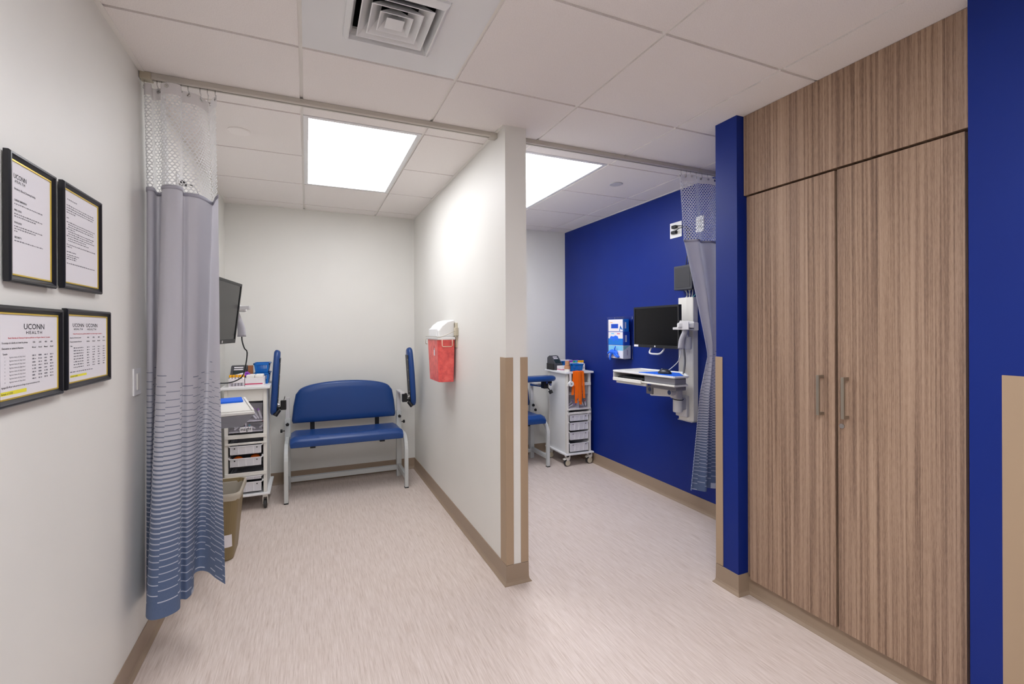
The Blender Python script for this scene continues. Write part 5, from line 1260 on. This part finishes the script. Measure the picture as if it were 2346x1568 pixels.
monitor((-0.390, 2.848, 1.440), -0.14, 0.115, 0.46, 0.335, BLACKG, 'grey flat monitor half hidden behind the bunched curtain', False, True)
sc = scanner((hp1.x - 0.02, hp1.y, 1.452), (1, 0.0, 0), 'grey barcode scanner hanging beside the monitor behind the curtain')
bm = nb(); tube(bm, catmull([(-0.350, 3.16, 1.31), (-0.348, 3.16, 1.28), (-0.338, 3.165, 1.24), (-0.325, 3.18, 1.21), (-0.335, 3.17, 1.12), (-0.352, 3.16, 1.07), (-0.40, 3.13, 1.045), (-0.46, 3.10, 1.046), (-0.50, 3.10, 1.056), (-0.515, 3.10, 1.07)], 60), 0.0035, 8)
cd = obj('scanner_cord', bm, BLACK, smooth=True, label='looping black cord from the grey scanner over the left cart', cat='cord')
bm = nb(); hel = []
for k in range(240):
    f = k / 239; a = f * 2 * PI * 30; hel.append((-0.515 + 0.0125 * math.cos(a) + 0.012 * math.sin(f * 3), 3.09 + 0.0125 * math.sin(a), 1.075 + 0.21 * f))
tube(bm, hel, 0.0035, 6); obj('coiled_cable', bm, BLACK, smooth=True, label='black coiled cable hanging below the monitor beside the curtain', cat='cord')
bm = nb(); prism(bm, [(-0.345, 3.165), (-0.372, 3.335), (-0.548, 3.30), (-0.520, 3.12)], 'z', zt1 + 0.0004, zt1 + 0.011); obj('mouse_pad', bm, PADBLUE, bevel=0.002, label='bright blue mouse pad on the tray beside the bunched curtain', cat='mouse pad')

# ------------------------------------------------------------------ waste bin
t = thing('waste_bin', (-0.478, 3.30, 0), 'olive brown rectangular waste bin with clear bag beside the curtain', 'waste bin')
def rr(cx, cy, hx, hy, r, z, n=6):
    out = []
    for qx, qy, a0 in ((1, 1, 0), (-1, 1, PI / 2), (-1, -1, PI), (1, -1, 3 * PI / 2)):
        for k in range(n + 1):
            a = a0 + PI / 2 * k / n; out.append((cx + qx * (hx - r) + r * math.cos(a), cy + qy * (hy - r) + r * math.sin(a), z))
    return out
bm = nb(); bcx, bcy = -0.484, 3.30
prof = [(0.080, 0.125, 0.0), (0.084, 0.13, 0.01), (0.116, 0.172, 0.385), (0.122, 0.178, 0.386), (0.122, 0.178, 0.400), (0.116, 0.172, 0.400), (0.112, 0.168, 0.385), (0.080, 0.126, 0.012)]
rs = [[bm.verts.new(p) for p in rr(bcx, bcy, hx, hy, 0.045, z)] for hx, hy, z in prof]
for a, b in zip(rs, rs[1:]): bridge(bm, a, b)
bm.faces.new(rs[0][::-1]); bm.faces.new(rs[-1])
wb = obj('bin_body', bm, TRASH, t, smooth=False)
bm = nb(); rnd = random.Random(3)
prof = [(0.1265, 0.183, 0.368), (0.1270, 0.184, 0.388), (0.1255, 0.182, 0.4035), (0.1175, 0.1735, 0.4045), (0.1095, 0.165, 0.37), (0.095, 0.15, 0.22)]
rs = []
for hx, hy, z in prof:
    rs.append([bm.verts.new((x + rnd.uniform(-.0008, .0008), y + rnd.uniform(-.0008, .0008), zz + rnd.uniform(-.004, .004) * (1 if z < 0.4 else 0.2))) for x, y, zz in rr(bcx, bcy, hx, hy, 0.045, z)])
for a, b in zip(rs, rs[1:]): bridge(bm, a, b)
obj('bag_liner', bm, LINER, t, smooth=True, recalc=False)
bm = nb()
# paper label wrapped on the near side
ps = []
for k in range(11):
    o_ = -0.04 + 0.118 * k / 10
    for z in (0.085, 0.160):
        f = z / 0.385; hx, hy, r_ = 0.084 + 0.032 * f, 0.13 + 0.042 * f, 0.045
        q = max(0.0, o_ - (hx - r_)); ps.append((bcx + o_ + (0.0012 if q > 0.02 else 0), bcy - (hy - r_) - math.sqrt(max(0, r_ * r_ - q * q)) - 0.0015, z))
vs = [bm.verts.new(p) for p in ps]
for k in range(10): bm.faces.new((vs[2 * k], vs[2 * k + 2], vs[2 * k + 3], vs[2 * k + 1]))
lb = obj('bin_label', bm, PAPER, wb, recalc=False)
